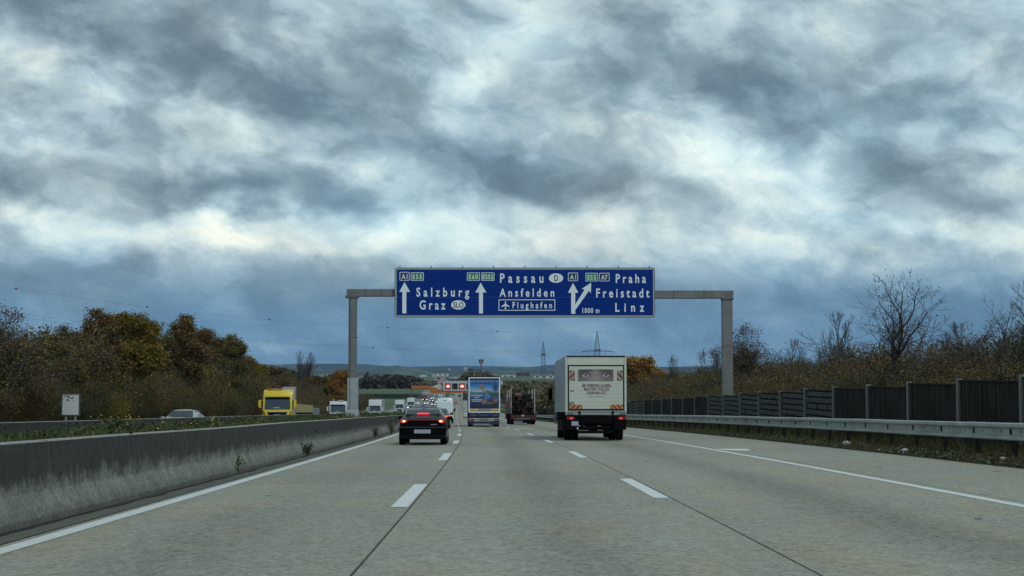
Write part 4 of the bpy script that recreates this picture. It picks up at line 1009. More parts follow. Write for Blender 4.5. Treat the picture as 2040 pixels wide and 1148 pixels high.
def cab_front(root, paint, X, H, D=2.2, visor=True, lights=False, grille_txt=None, kind=0):
    """truck cab whose front face is at y=0, looking at the camera"""
    prof = [(.06, .42), (.0, .55), (.0, 1.15), (.03, 1.45), (.20, 2.60), (.36, H - .18), (.75, H), (D, H), (D, .75), (1.6, .75), (1.45, .42)]
    MB().prism_x(prof, -X, X).build('cab', paint, root, bevel=.06, seg=2, smooth=True)
    a = lambda z_: .03 + (z_ - 1.45) / (2.62 - 1.45) * .19
    q = MB(); z0, z1 = 1.50, 2.55; q.hexa([(-X*.90, a(z0)-.02, z0), (X*.90, a(z0)-.02, z0), (X*.90, a(z0)+.05, z0), (-X*.90, a(z0)+.05, z0)], [(-X*.87, a(z1)-.02, z1), (X*.87, a(z1)-.02, z1), (X*.87, a(z1)+.05, z1), (-X*.87, a(z1)+.05, z1)])
    ws = q.build('windscreen', mat('windscreen glass', (.02, .035, .06), .08, var=0, spec=.8), root, bevel=.02)
    MB().box(-X*.86, X*.86, a(2.5)-.04, a(2.5)-.021, 2.38, 2.53).build('sun_blind', DARK, ws)
    MB().box(-.35, .25, a(1.65)-.035, a(1.65)-.021, 1.63, 1.70).build('dash_card', mat('pale card', (.35, .42, .38), .5), ws)
    MB().hexa([(-X*.56, -.03, .92), (X*.56, -.03, .92), (X*.56, .03, .92), (-X*.56, .03, .92)], [(-X*.70, -.03, 1.27), (X*.70, -.03, 1.27), (X*.70, .03, 1.27), (-X*.70, .03, 1.27)]).build('grille', DARK, root, bevel=.01)
    MB().box(-X*.70, X*.70, -.045, .0, 1.275, 1.32).build('grille_trim', ALU, root, bevel=.01)
    MB().box(-.3, .3, -.05, -.031, 1.02, 1.09).build('badge', ALU, root)
    MB().box(-X*.55, X*.55, -.04, .05, .50, .86).build('lower_grille', DARK, root, bevel=.01)
    for s in (-1, 1):
        MB().box(s*X*.60, s*X*1.0, -.06, .3, .40, .86).build('bumper_corner', paint, root, bevel=.04)
        MB().box(s*X*.66, s*X*.92, -.08, -.055, .62, .78).build('headlight', HEAD if lights else ALU, root, bevel=.01)
        MB().hexa([(s*X*.80, -.035, .9), (s*X*.86, -.035, .9), (s*X*.86, .0, .9), (s*X*.80, .0, .9)], [(s*X*.92, -.02, 1.35), (s*X*.99, -.02, 1.35), (s*X*.99, .02, 1.35), (s*X*.92, .02, 1.35)]).build('air_slot', DARK, root)
        MB().box(s*(X+.17), s*(X+.38), .05, .17, 1.68, 2.32).tube((s*X, .3, 2.3), (s*(X+.28), .11, 2.32), .02).tube((s*X, .3, 1.65), (s*(X+.28), .11, 1.70), .02).build('mirror', paint, root, bevel=.03)
        MB().box(s*X, s*(X+.012), .45, 1.25, 1.55, 2.35).build('side_window', GLASS, root)
        wheel(root, s*(X-.17), 1.5, .5, .32, DARK)
    if visor: MB().box(-X*.85, X*.85, -.06, .16, 2.58, 2.70).build('visor', paint, root, bevel=.03)
YELP = mat('yellow cab paint', (.62, .47, .015), .35, var=.05, coat=.3)
def place_toward(root, px, x_, d): put(root, x_, d)
def yellow_truck():
    root = empty('yellow_truck', label='bright yellow flatbed truck coming toward us beyond the median', cat='truck')
    cab_front(root, YELP, 1.24, 3.22)
    MB().box(-.5, .3, .6, .8, 3.225, 3.31).build('roof_lamps', mat('pinkish lamp', (.5, .3, .3), .4), root, bevel=.02); MB().box(-.95, -.6, .6, .8, 3.225, 3.36).build('roof_beacon', mat('orange beacon', (.4, .12, .02), .4), root, bevel=.02)
    MB().box(.1, 1.25, 2.7, 3.5, 1.0, 3.5).build('load_container', mat('grey container', (.30, .34, .36), .5, var=.1), root, bevel=.02); MB().box(1.251, 1.27, 2.95, 3.05, 1.0, 3.5).build('container_rib', DARK, root)
    MB().box(-1.25, 1.25, 3.6, 19.0, 1.15, 1.25).build('flatbed', DARK, root)
    BD = mat('board olive', (.36, .30, .09), .6, var=.2, vs=3)
    for k in range(7): MB().box(1.2, 1.25, 3.62 + k * 2.2, 5.77 + k * 2.2, 1.27, 2.0).build('side_board', BD, root, bevel=.01)
    MB().box(-1.25, 1.2, 19.0, 19.05, 1.27, 2.0).build('tail_board', BD, root)
    MB().box(-1.2, 1.27, 19.1, 26, .7, 1.75).build('rear_load', mat('dull grey load', (.16, .18, .17), .7), root, bevel=.03)
    for y_ in (5.2, 9.4, 15.5, 16.9):
        for s in (-1, 1): wheel(root, s*1.05, y_, .5, .32, ALU)
    MB().box(-.45, .45, 1.5, 19.0, .7, .95).build('chassis', DARK, root)
    put(root, -17.0, 128)
yellow_truck()
def white_truck(name, label, x_, d, H, paint, box_h, box_m, lights=False, beacons=False, W2=1.22):
    root = empty(name, label=label, cat='truck', group=None)
    cab_front(root, paint, W2, H, lights=lights, visor=True)
    if box_h: MB().box(-1.26, 1.26, 2.6, 14., 1.1, box_h).build('trailer_body', box_m, root, bevel=.03)
    else: MB().box(-1.2, 1.2, 2.5, 8., 1.1, 1.9).build('load_bed', box_m, root, bevel=.03)
    MB().box(-.45, .45, 1.5, 13 if box_h else 8, .7, .98).build('chassis', DARK, root)
    for s in (-1, 1):
        for y_ in ((10., 11.3) if box_h else (5.6, 6.9)): wheel(root, s*1.05, y_, .5, .32, DARK)
    if beacons: MB().tube((-.7, .8, H), (-.7, .8, H + .3), .12, n=8).box(-.1, .8, .6, .9, H, H + .16).build('roof_beacons', mat('beacon pale', (.45, .3, .27), .4), root)
    put(root, x_, d); return root
LGB = mat('light grey trailer', (.30, .33, .34), .5, var=.1); 
white_truck('white_lorry', 'white construction lorry with roof beacons partly behind the left gantry post', -18.6, 214, 3.1, WHITEP, 0, LGB, beacons=True)
white_truck('white_lorry', 'white high-roof lorry just right of the left gantry post, oncoming', -17.3, 288, 3.75, WHITEP, 3.9, LGB)
white_truck('white_lorry', 'wide white lorry behind the parked-looking queue, left one of the far oncoming pair', -17.2, 410, 3.7, WHITEP, 3.9, LGB)
white_truck('white_lorry', 'white lorry with lit headlamps, right one of the far oncoming pair', -17.1, 510, 3.9, WHITEP, 4.0, LGB, lights=True)
white_truck('far_lorry', 'small red and white lorry far up the oncoming lanes', -17.5, 760, 3.3, mat('red cab', (.25, .05, .03), .4), 4.0, LGB, lights=True)
white_truck('far_lorry', 'tiny pale lorry furthest up the oncoming lanes under the orange beam end', -14.8, 1010, 3.6, WHITEP, 4.0, WHITEP)
# cars toward
def oncoming(name, label, x_, d, paint, lights=True, **k):
    c = car(name, label, paint, lights='toward' if lights else 'toward', **k)
    L_ = k.get('L_', 4.5)
    # nose is at y=L: turn the car round so the nose meets the camera
    p = P(x_, d, .005); c.location = p; c.rotation_euler = (-math.atan(dzr(d)), 0, math.pi + math.atan(dshift(d)))
    if not lights:
        for o in c.children:
            if o.name.startswith('headlight'): o.data.materials[0] = ALU
    return c
SILV = mat('silver paint', (.36, .40, .40), .3, .3, var=.05, coat=.3); DKB = mat('dark blue paint', (.03, .035, .06), .3, var=0, coat=.3); GRYP = mat('grey paint', (.13, .14, .15), .3, .2, var=0, coat=.3); PAL = mat('pearl paint', (.5, .52, .58), .3, var=0, coat=.3)
oncoming('silver_car', 'silver car whose roof shows above the far barrier below the autumn trees', -16.1, 82, SILV, False, H_=1.40, W_=1.85)
for i, (nm, lab, x_, d, pt) in enumerate([
    ('oncoming_car', 'dark car with two bright headlamps in front of the far white lorries', -14.6, 325, GRYP),
    ('oncoming_car', 'bluish car with headlamps on just right of the dark car beside the lorries', -12.2, 345, DKB),
    ('oncoming_car', 'white car with lights on right of the lit white lorry', -18.4, 640, PAL),
    ('oncoming_car', 'white car in the middle oncoming lane, front lights lit, above the black car', -14.3, 640, PAL),
    ('oncoming_car', 'grey car with low headlamps just above the black car roof', -13.0, 520, GRYP),
    ('oncoming_car', 'purple-grey car with headlamps right of the middle white car', -13.6, 730, DKB),
    ('oncoming_car', 'white low car higher up the slope left of the purple-grey car', -14.2, 800, PAL),
    ('oncoming_car', 'dim silver car in the inner lane left of the white van', -10.6, 600, SILV),
    ('oncoming_car', 'pale car just above the dim silver car in the inner lane', -9.8, 680, PAL),
    ('oncoming_car', 'bright white car alone in the inner lane below the orange beam', -10.6, 880, PAL),
    ('oncoming_car', 'dark teal car under the left end of the orange gantry beam', -13.5, 900, DKB),
]):
    oncoming(nm, lab, x_, d, pt, True)
# traffic ahead on our side, small
for i, (nm, lab, x_, d, pt, lt, H_) in enumerate([
    ('distant_car', 'small dark car in the left lane under the orange gantry, right of the white van', -1.6, 640, GRYP, 'brake', 1.5),
    ('distant_car', 'dark car high on the slope directly below the first red display', -3.6, 900, GRYP, 'off', 1.5),
    ('distant_car', 'dark brown car on the slope below the blank display', 0.6, 860, DKB, 'off', 1.6)]):
    c = car(nm, lab, pt, lights=lt, H_=H_); put(c, x_, d)
def far_truck(label, x_, d, body, H=3.9):
    root = empty('distant_truck', label=label, cat='truck')
    MB().box(-1.25, 1.25, 0, 12, 1., H).build('trailer_body', body, root, bevel=.03); MB().box(-1.2, 1.2, 0, .1, .4, .97).build('bumper', DARK, root)
    for s in (-1, 1):
        MB().box(s*.8, s*1.2, -.03, -.002, .6, .8).build('tail_lamp', REDOFF, root)
        for y_ in (2, 3.3): wheel(root, s*1.05, y_, .5, .32, DARK)
    MB().box(-1.2, 1.2, 12.4, 14.4, .5, H - .3).build('cab', DKB, root, bevel=.1); put(root, x_, d)
far_truck('dark grey truck climbing away below the third red display', 3.2, 760, mat('charcoal tarp', (.035, .04, .05), .7))
far_truck('dark red truck hugging the left edge of the blue poster truck', 3.9, 420, mat('dull maroon tarp', (.10, .03, .03), .7), 3.6)

# ------------------------------------------------------------------ orange gantry with red displays
OD = 600
og = empty('display_gantry', W(820, 800, OD), label='orange overhead gantry with a grey display case across both carriageways', cat='gantry'); oi_ = Vector(og.location)
ORG = mat('orange gantry paint', (.40, .12, .012), .6, var=.15, vs=.8); CASE = mat('display case grey', (.40, .42, .42), .5, var=.05); SCR = mat('unlit screen', (.006, .006, .007), .4, var=0)
def OB(px0, px1, py0, py1, y0, y1, m_, name, parent=og):
    a = W(px0, py1, OD) - oi_; c = W(px1, py0, OD) - oi_; return MB().box(a.x, c.x, y0, y1, a.z, c.z).build(name, m_, parent)
OB(856, 1024, 772, 783, -.9, .9, ORG, 'beam'); OB(820, 856, 768.5, 774, -.9, .9, ORG, 'beam')
OB(818.6, 820.6, 762, 812, -.4, .4, POSTST, 'post'); OB(1023, 1026, 765, 812, -.4, .4, POSTST, 'post')
q = MB()
for px in range(822, 884, 7):
    a = W(px, 768, OD) - oi_; q.box(a.x - .04, a.x + .04, -.9, -.82, a.z, a.z + 1.1)
a = W(820, 763, OD) - oi_; c = W(884, 763, OD) - oi_; q.box(a.x, c.x, -.9, -.84, a.z - .04, a.z + .06)
q.build('walkway_rail', STEEL, og)
OB(882.5, 1002, 759, 779, -1.3, -.95, CASE, 'display_case')
LR = mat('lit red ring', (.8, .05, .05), .4, var=0, emit=(1, .04, .04), es=.7); LW = mat('lit symbol', (1, .7, .5), .4, var=0, emit=(1, .62, .42), es=1.5)
for k, px in enumerate((887, 901, 915, 929, 943, 957, 971, 985)):
    s_ = OB(px, px + 11, 764, 776, -1.34, -1.305, SCR, 'screen')
    if k in (0, 2):
        p = W(px + 5.6, 769.8, OD) - oi_; q = MB(); q.disc((p.x, -1.36, p.z), .86, .86, n=20); q.build('red_ring', LR, s_, fixn=False)
        q = MB(); q.box(p.x - .45, p.x + .55, -1.375, -1.365, p.z - .30, p.z + .30); q.build('lane_symbol', LW, s_)
OB(872, 879, 764, 777, -1.2, -.95, CASE, 'control_box'); OB(872, 882, 759.5, 763, -1.2, -1., mat('pink lamp', (.5, .25, .27), .4), 'warning_lamp')

# ------------------------------------------------------------------ blank sign on the left verge
d = 90; sgb = empty('blank_sign', P(-25.4, d), label='blank white rectangular sign with dark frame on the far left verge', cat='sign')
a = W(121, 829, d) - Vector(sgb.location); c = W(160, 784, d) - Vector(sgb.location)
MB().box(a.x, c.x, 0, .05, a.z, c.z).build('frame', mat('sign frame', (.07, .075, .08), .6), sgb, bevel=.02)
MB().box(a.x + .09, c.x - .09, -.02, -.001, a.z + .07, c.z - .09).build('face', mat('white sign face', (.52, .54, .55), .5, var=.08, vs=1.5), sgb)
MB().box(a.x + .25, a.x + .33, .051, .12, -1., c.z - .1).box(c.x - .33, c.x - .25, .051, .12, -1., c.z - .1).build('posts', STEEL, sgb)
q = MB(); rr = random.Random(2)
for k in range(9): cx = a.x + .2 + rr.random() * .55; cz = c.z - .16 - rr.random() ** 2 * .28; q.disc((cx, -.024 - k * .001, cz), rr.uniform(.04, .1), rr.uniform(.02, .06), n=8)
q.build('grime', mat('grime', (.12, .10, .10), .8), sgb, fixn=False)

# ------------------------------------------------------------------ trees
BARKM = mat('grey bark', (.055, .045, .038), .9, var=.4, vs=3); BARKP = mat('pale bark', (.13, .12, .10), .9, var=.35, vs=3)
def tree_geo(seed, H, spread, depth=5, up=.35, leaf_n=4, leaf_sz=.16, low=.25, tr=.10, leaf_prob=1., multi=1, splits=(3, 4), wob=.25, mintip=0, thin=1.):
    rr = random.Random(seed); q = MB(); lp = []
    def grow(p, dr, L_, r, lv):
        n = 3 if lv < 2 else 2; pts = [p]; dcur = dr.copy()
        for k in range(n):
            dcur = (dcur + Vector((rr.gauss(0, wob * .5), rr.gauss(0, wob * .5), rr.gauss(0, wob * .35) + up * .12))).normalized(); pts.append(pts[-1] + dcur * (L_ / n))
        for i in range(n):
            q.tube(pts[i], pts[i+1], max(.006, r * (1 - .45 * i / n)), max(.005, r * (1 - .45 * (i + 1) / n)), n=(6 if lv == 0 else 4 if lv < 3 else 3), cap=False)
        if lv >= depth - 2 and leaf_n:
            for k in range(leaf_n * (2 if lv >= depth - 1 else 1)):
                if rr.random() < leaf_prob: c0 = pts[rr.randint(1, n)]; lp.append(tuple(c0 + Vector((rr.gauss(0, .16), rr.gauss(0, .16), rr.gauss(0, .14))) * 1.25))
        if lv >= depth: return
        ns = rr.randint(*splits) + (2 if lv == 0 else 0)
        for k in range(ns):
            t_ = rr.uniform(low if lv == 0 else .25, 1.0); idx_ = min(n - 1, int(t_ * n)); bp = pts[idx_].lerp(pts[idx_+1], t_ * n - idx_)
            ax = dcur.orthogonal().normalized(); ax.rotate(Matrix.Rotation(rr.uniform(0, 6.283), 3, dcur)); ang = rr.uniform(.45, .95) * spread
            nd = (dcur * math.cos(ang) + ax * math.sin(ang) + Vector((0, 0, up * .5))).normalized(); grow(bp, nd, L_ * rr.uniform(.5, .72) * (1.05 - .35 * t_ if lv == 0 else 1), r * .5, lv + 1)
        grow(pts[-1], dcur, L_ * .55, r * .5, lv + 1)
    for s in range(multi):
        grow(Vector((rr.gauss(0, .25), rr.gauss(0, .25), -.2)) if multi > 1 else Vector((0, 0, -.2)), Vector((rr.gauss(0, .14 * multi), rr.gauss(0, .14 * multi), 1)).normalized(), H * .50, tr * thin, 0)
    zmax = max(v[2] for v in q.v); s = H / zmax
    q.v = [(v[0] * s, v[1] * s, v[2] * s) for v in q.v]; lp = [(a * s, c * s, e * s) for a, c, e in lp]
    return q, lp
class Kind: pass
def make_kind(seed, bark, leafm, leaf_sz, **k):
    K = Kind(); q, lp = tree_geo(seed, leaf_sz=leaf_sz, **k); K.tr = q.mesh('trunk', bark, fixn=False, smooth=True); K.H = k['H']; K.cr = None
    if lp and leafm:
        o = cards('crown', lp, leaf_sz, leafm, seed); K.cr = o.data; bpy.data.objects.remove(o)
    return K
def plant(name, K, loc, h, label, cat, group=None, rot=0, wide=1.):
    root = empty(name, loc, (0, 0, rot), label, cat, group); s = h / K.H; root.scale = (s * wide, s * wide, s)
    link('trunk', K.tr, root)
    if K.cr: link('crown', K.cr, root)
    return root
BRN = foliage('brown leaves', [(.045, .036, .016), (.085, .060, .022), (.14, .085, .028), (.20, .14, .035)], .5)
OLV = foliage('olive leaves', [(.032, .036, .013), (.068, .068, .018), (.12, .10, .022), (.17, .10, .024)], .5)
YLW = foliage('yellow leaves', [(.045, .035, .012), (.11, .085, .016), (.20, .15, .02), (.14, .08, .02)], .6)
ORL = foliage('orange leaves', [(.09, .055, .02), (.19, .10, .025), (.28, .16, .03), (.18, .12, .03)], .6)
TAN = foliage('sparse tan leaves', [(.06, .045, .03), (.11, .075, .04), (.05, .04, .025)], .6)
SHR = foliage('shrub leaves', [(.028, .026, .012), (.058, .048, .018), (.055, .065, .018), (.13, .09, .026)], .7)
KB = [make_kind(s, BARKM, m_, .105, H=9, spread=.75, depth=5, up=.5, leaf_n=17, low=.15, splits=(3, 4)) for s, m_ in ((11, BRN), (12, OLV), (13, BRN))]
KY = make_kind(14, BARKM, YLW, .105, H=8, spread=.7, depth=5, up=.5, leaf_n=17, low=.12, splits=(3, 4))
KO = make_kind(15, BARKM, ORL, .13, H=7, spread=.85, depth=5, up=.4, leaf_n=12, low=.05, splits=(3, 4))
KB.append(make_kind(16, BARKM, BRN, .115, H=9, spread=.5, depth=5, up=.75, leaf_n=9, low=.2, splits=(3, 4), leaf_prob=.8)); KB.append(make_kind(17, BARKM, OLV, .115, H=9, spread=.55, depth=5, up=.7, leaf_n=7, low=.2, splits=(3, 4), leaf_prob=.7, multi=2))
KBare = make_kind(21, BARKM, TAN, .07, H=8, spread=1.0, depth=5, up=.22, leaf_n=1, leaf_prob=.06, low=.25, multi=2, splits=(2, 3), tr=.11, wob=.3)
KBare2 = make_kind(22, BARKM, None, .14, H=7, spread=.75, depth=5, up=.55, leaf_n=0, low=.25, splits=(2, 4), tr=.14)
KSp = [make_kind(s, BARKM, TAN, .085, H=7, spread=1.0, depth=5, up=.3, leaf_n=4, leaf_prob=.32, low=.3, splits=(2, 4), tr=.10) for s in (31, 33)]
def shrub_kind(seed, leafm, n=9500, sz=.06):
    rr = random.Random(seed); q = MB(); lp = []
    for k in range(30):
        a = rr.uniform(0, 6.28); p = Vector((rr.gauss(0, .5), rr.gauss(0, .5), -.2)); tip = Vector((p.x + math.cos(a) * rr.uniform(.2, 1.3), p.y + math.sin(a) * rr.uniform(.2, 1.3), rr.uniform(1.4, 3.2)))
        mid = p.lerp(tip, .5) + Vector((rr.gauss(0, .15), rr.gauss(0, .15), .2)); q.path([p, mid, tip], .014, 4)
        for j in range(9): bq = mid.lerp(tip, rr.random()); e = bq + Vector((rr.gauss(0, .4), rr.gauss(0, .4), rr.uniform(.1, .6))); q.tube(bq, e, .008, .004, 3, cap=False)
        for j in range(n // 30): c0 = p.lerp(tip, rr.random() ** .6); lp.append((c0.x + rr.gauss(0, .28), c0.y + rr.gauss(0, .28), max(0., c0.z + rr.gauss(0, .18))))
    K = Kind(); K.H = 3.0; K.tr = q.mesh('stems', BARKM, fixn=False); o = cards('foliage', lp, sz, leafm, seed); K.cr = o.data; bpy.data.objects.remove(o); return K
KS = [shrub_kind(41, SHR), shrub_kind(42, BRN), shrub_kind(43, OLV), shrub_kind(44, YLW)]
def shrub(name, K, loc, h, label, cat, group=None, rot=0, wide=1.):
    root = empty(name, loc, (0, 0, rot), label, cat, group); s = h / K.H; root.scale = (s * wide, s * wide, s)
    link('stems', K.tr, root); link('foliage', K.cr, root); return root

# left wood: (px column, offset, top row in the photo, kind, label)
left = [
    (18, -28, 612, KSp[0], 'half-bare tree with spreading twigs at the far left edge of the photo'),
    (95, -31, 690, KB[1], 'olive bushy tree between the half-bare edge tree and the dark tall one'),
    (140, -33, 655, KB[4], 'thin twiggy tree left of the tallest dark brown tree'),
    (188, -31, 622, KB[3], 'tall dark brown tree with ragged top left of the yellow tree'),
    (255, -30, 634, KY, 'yellow-green topped tree between two dark brown ones'),
    (300, -34, 680, KB[2], 'low brown tree in the gap right of the yellow-topped tree'),
    (345, -31, 634, KB[3], 'tall brown pointed tree near the middle of the left wood'),
    (398, -32, 690, KB[3], 'rusty brown tree right of the pointed brown tree'),
    (440, -32, 672, KB[4], 'olive brown tree with rounded top near the right end of the wood'),
    (478, -33, 690, KSp[0], 'sparse tree above the right end of the left wood'),
    (508, -31, 712, KY, 'yellow tree at the right end of the left wood'),
    (60, -36, 700, KB[2], 'brown tree low at the far left behind the bushes'),
    (225, -38, 668, KB[1], 'olive tree behind the yellow-topped tree'),
    (112, -36, 672, KB[0], 'rounded brown tree filling the wood left of the thin twiggy tree'),
    (168, -37, 664, KB[2], 'rusty tree filling the gap left of the tallest dark tree'),
    (322, -37, 668, KB[1], 'olive tree just left of the pointed brown tree'),
    (372, -36, 664, KB[0], 'brown shoulder tree just right of the pointed brown tree'),
    (418, -37, 680, KB[2], 'orange-brown tree behind the rusty brown tree'),
    (462, -36, 680, KB[1], 'olive tree filling the right shoulder of the wood'),
    (535, -33, 735, KB[0], 'dark brown tree behind the yellow truck cab'),
    (575, -36, 745, KB[1], 'dark olive tree above the yellow truck load'),
    (625, -37, 752, KB[2], 'brown tree between the yellow truck and the gantry post'),
]
for i, (px, x_, top, K, lab) in enumerate(left):
    d = dist_for(px, x_); base = P(x_, d, terr_h(x_, d)); h = W(px, top, d).z - base[2]
    plant('autumn_tree', K, base, h * 1.04, lab, 'tree', 'trees of the left wood', rot=i * 1.7, wide=1.45 if K in KB or K is KY else 1.1)
rr = random.Random(9); k = 0
for row, (xo, h0) in enumerate(((-28.3, 2.5), (-30.2, 3.7), (-32.5, 5.0))):
    d = 62 + row * 3
    while d < 330:
        x_ = xo + rr.uniform(-.6, .6); K = KS[rr.choice((0, 1, 1, 2, 2, 3) if row else (0, 0, 1, 2, 3))]
        shrub('wood_shrub', K, P(x_, d, terr_h(x_, d) - .1), h0 * rr.uniform(.75, 1.2), 'dense brown and olive shrub in the thicket edging the left wood', 'shrub', 'shrubs edging the left wood', rot=rr.uniform(0, 6.3), wide=1.35)
        d += rr.uniform(3.0, 4.6) * (1 + d / 400)
# middle distance left: orange tree, bare poplars, brown bushes
def far_tree(name, K, px, ytop, ybase, d, label, cat='tree', group=None, wide=1., rot=0):
    base = W(px, ybase, d); h = W(px, ytop, d).z - base.z; (shrub if K in KS else plant)(name, K, base, h, label, cat, group, rot, wide)
far_tree('orange_tree', KO, 670, 738, 812, 262, 'rust-orange tree just left of the left gantry post', wide=1.15)
far_tree('autumn_tree', KY, 652, 750, 806, 290, 'greenish yellow tree beside the rust-orange tree', wide=.9)
for px, top, lab in ((590, 706, 'tall bare poplar, leftmost of the thin pair above the yellow truck'), (604, 708, 'tall bare poplar, middle and highest above the yellow truck'), (618, 716, 'slim bare poplar, rightmost above the yellow truck load')):
    far_tree('bare_poplar', KBare2, px, top - 8, 785, 380, lab, wide=.7, rot=px)
far_tree('conifer_like_tree', KB[1], 731, 741, 766, 900, 'dark rounded evergreen-looking tree right of the gantry post on the skyline', wide=.7)
rr = random.Random(4)
for i in range(64):
    px = rr.uniform(505, 765); d = rr.uniform(340, 560); x_ = (px - 1005) / F * d + shift(d)
    if x_ > -31: continue
    shrub('field_shrub', KS[rr.choice((1, 1, 2, 0))], P(x_, d, terr_h(x_, d) - .3), rr.uniform(3.5, 6.5), 'brown leafless-looking shrub in the scrub between the left wood and the fields', 'shrub', 'brown scrub beyond the yellow truck', rot=rr.uniform(0, 6), wide=1.5)
# scrub bands in the far distance
def scrub_band(name, px0, px1, y0, y1, d0, d1, n, sz, m_, label, seed, hump=None, thick=1.):
    rr = random.Random(seed); pts = []
    for k in range(n):
        u = rr.random(); px = px0 + (px1 - px0) * u; d = rr.uniform(d0, d1); h_ = (hump(u) if hump else 1.) * (1 + .18 * mnoise.noise(Vector((px * .09, seed, 0))) + .1 * mnoise.noise(Vector((px * .4, seed, 2))))
        py = y1 - (y1 - y0) * rr.random() * h_; pts.append(tuple(W(px, py, d)))
    o = cards(name, pts, sz, m_, seed); tag(o, label, 'wood', None, 'stuff')
FARB = foliage('far brown wood', [(.042, .032, .028), (.06, .045, .032), (.08, .06, .036)], .02)
FARG = foliage('far dull scrub', [(.06, .055, .028), (.09, .08, .036), (.10, .10, .045)], .02)
arch = lambda u: max(.05, 1 - (2 * u - 1) ** 4)
scrub_band('brown_wood', 700, 855, 750, 772, 820, 950, 6500, 2.2, FARB, 'dark brown bare wood on the left beyond the green fields', 51, arch)
scrub_band('brown_wood', 500, 700, 735, 775, 620, 800, 6500, 2.4, FARB, 'brown wood behind the bare poplars at left', 52, lambda u: .75 + .25 * math.sin(u * 7))
scrub_band('grassy_mound', 905, 1000, 744, 770, 1000, 1060, 5500, 2.2, FARG, 'dull brown scrub mound directly above the blue poster truck', 53, arch)
scrub_band('right_scrub', 1000, 1135, 768, 802, 420, 560, 6500, 1.3, FARG, 'dull olive scrub bank between the timber truck and the white box truck', 54, lambda u: 1.)
scrub_band('right_scrub', 1060, 1135, 776, 822, 250, 330, 5000, .8, FARG, 'dull scrub bank beside the guardrail left of the white box truck', 55, lambda u: .9)
scrub_band('far_tree_belt', 460, 1330, 759, 766, 1200, 1450, 9000, 3., FARG, 'thin belt of distant trees along the edge of the town', 56, lambda u: .7)

# right side: hedge shrubs, then trees
rr = random.Random(19)
for row, (xo, h0) in enumerate(((16.2, 2.1), (18.0, 2.5), (20.2, 2.9), (23.0, 3.4))):
    d = 36 + row * 2.0
    while d < 340:
        x_ = xo + rr.uniform(-.5, .5); K = KS[rr.choice((0, 0, 1, 2, 0))]
        shrub('hedge_shrub', K, P(x_, d, terr_h(x_, d) - .1), h0 * rr.uniform(.75, 1.12) * (1 + max(0, d - 60) / 420), 'twiggy brown-green shrub in the hedge behind the noise fence', 'shrub', 'hedge shrubs behind the noise fence', rot=rr.uniform(0, 6.3), wide=1.3)
        d += rr.uniform(2.4, 3.6) * (1 + d / 300)
right = [
    (1808, 19, 532, KBare, 'large bare two-stemmed tree, tallest above the right-hand fence', 1.5, .6),
    (1622, 22, 618, KBare2, 'bare upright tree with fine twigs left of the large bare tree', .9, 0),
    (1515, 22, 640, KSp[0], 'wide tree with tan leaf clusters right of the right gantry post', 1.25, 1.),
    (1410, 24, 670, KSp[1], 'small tree with dark leaf clusters just left of the right gantry post', 1.0, 2.),
    (1900, 18, 638, KSp[1], 'low tree with leafy clusters right of the large bare tree', .9, 3.),
    (1975, 20, 585, KBare, 'bare spreading tree with few leaves near the right edge', 1.1, 2.4),
    (2046, 19, 560, KBare2, 'fine-twigged tree cut by the right edge of the photo', 1.2, 5.),
    (1575, 25, 672, KBare2, 'small twiggy tree low between the two bare trees', .9, 1.5),
    (1350, 24, 706, KSp[0], 'narrow olive tree between the orange tree and the gantry post', .7, 1.),
    (1700, 21, 690, KBare2, 'thin saplings left of the large bare tree', 1.1, 2.2),
    (1935, 22, 640, KBare2, 'slim bare tree between the leafy cluster tree and the bare spreading tree', 1.0, 4.2),
    (1745, 23, 640, KBare2, 'slim bare tree just left of the large bare tree crown', .7, .3),
    (1460, 26, 690, KBare2, 'small bare tree just right of the right gantry post', 1.1, 5.2),
]
for i, (px, x_, top, K, lab, wd, rot) in enumerate(right):
    d = dist_for(px, x_); base = P(x_, d, terr_h(x_, d)); h = W(px, top, d).z - base[2]
    plant('roadside_tree', K, base, h, lab, 'tree', None, rot=rot, wide=wd)
for px, x_, top, lab, wd in ((1298, 24, 712, 'bright orange bushy tree right of the white box truck', 1.35), (1268, 26, 722, 'orange shrub touching the edge of the white box truck', 1.2)):
    d = dist_for(px, x_); base = P(x_, d, 0); h = W(px, top, d).z - base[2]; plant('orange_tree', KO, base, h, lab, 'tree', None, rot=px, wide=wd)

# ------------------------------------------------------------------ town, halls, hills
def ground_dist(py):
    d = 1150.
    while d < 2500 and 750 - (zr(d) - CAMH) * F / d > py: d += 20
    return d
def hall(px0, px1, py0, py1, d, depth, m_, label, roof=None, rm=None, name='hall', cat='building'):
    d = ground_dist(py1)
    a = W(px0, py1, d); c = W(px1, py0, d); root = empty(name, ((a.x + c.x) / 2, d, a.z), label=label, cat=cat); hw = (c.x - a.x) / 2; H = c.z - a.z
    MB().box(-hw, hw, 0, depth, -6, H).build('wall', m_, root)
    if roof == 'gable': MB().prism_x([(-.5, H + .003), (depth + .5, H + .003), (depth / 2, H + roof_h)], -hw - .5, hw + .5).build('roof', rm, root)
    else: MB().box(-hw - .4, hw + .4, -.4, depth + .4, H + .003, H + .6).build('roof', rm or DARK, root)
    n = max(2, int(hw / 4)); wm = MB().box(-1.6, 1.6, -.06, -.003, 0, 1.6).mesh('window', GLASS)
    for k in range(min(n, 12)): link('window', wm, root, (-hw + (k + .5) * 2 * hw / min(n, 12), 0, H * .45))
    return root
roof_h = 3
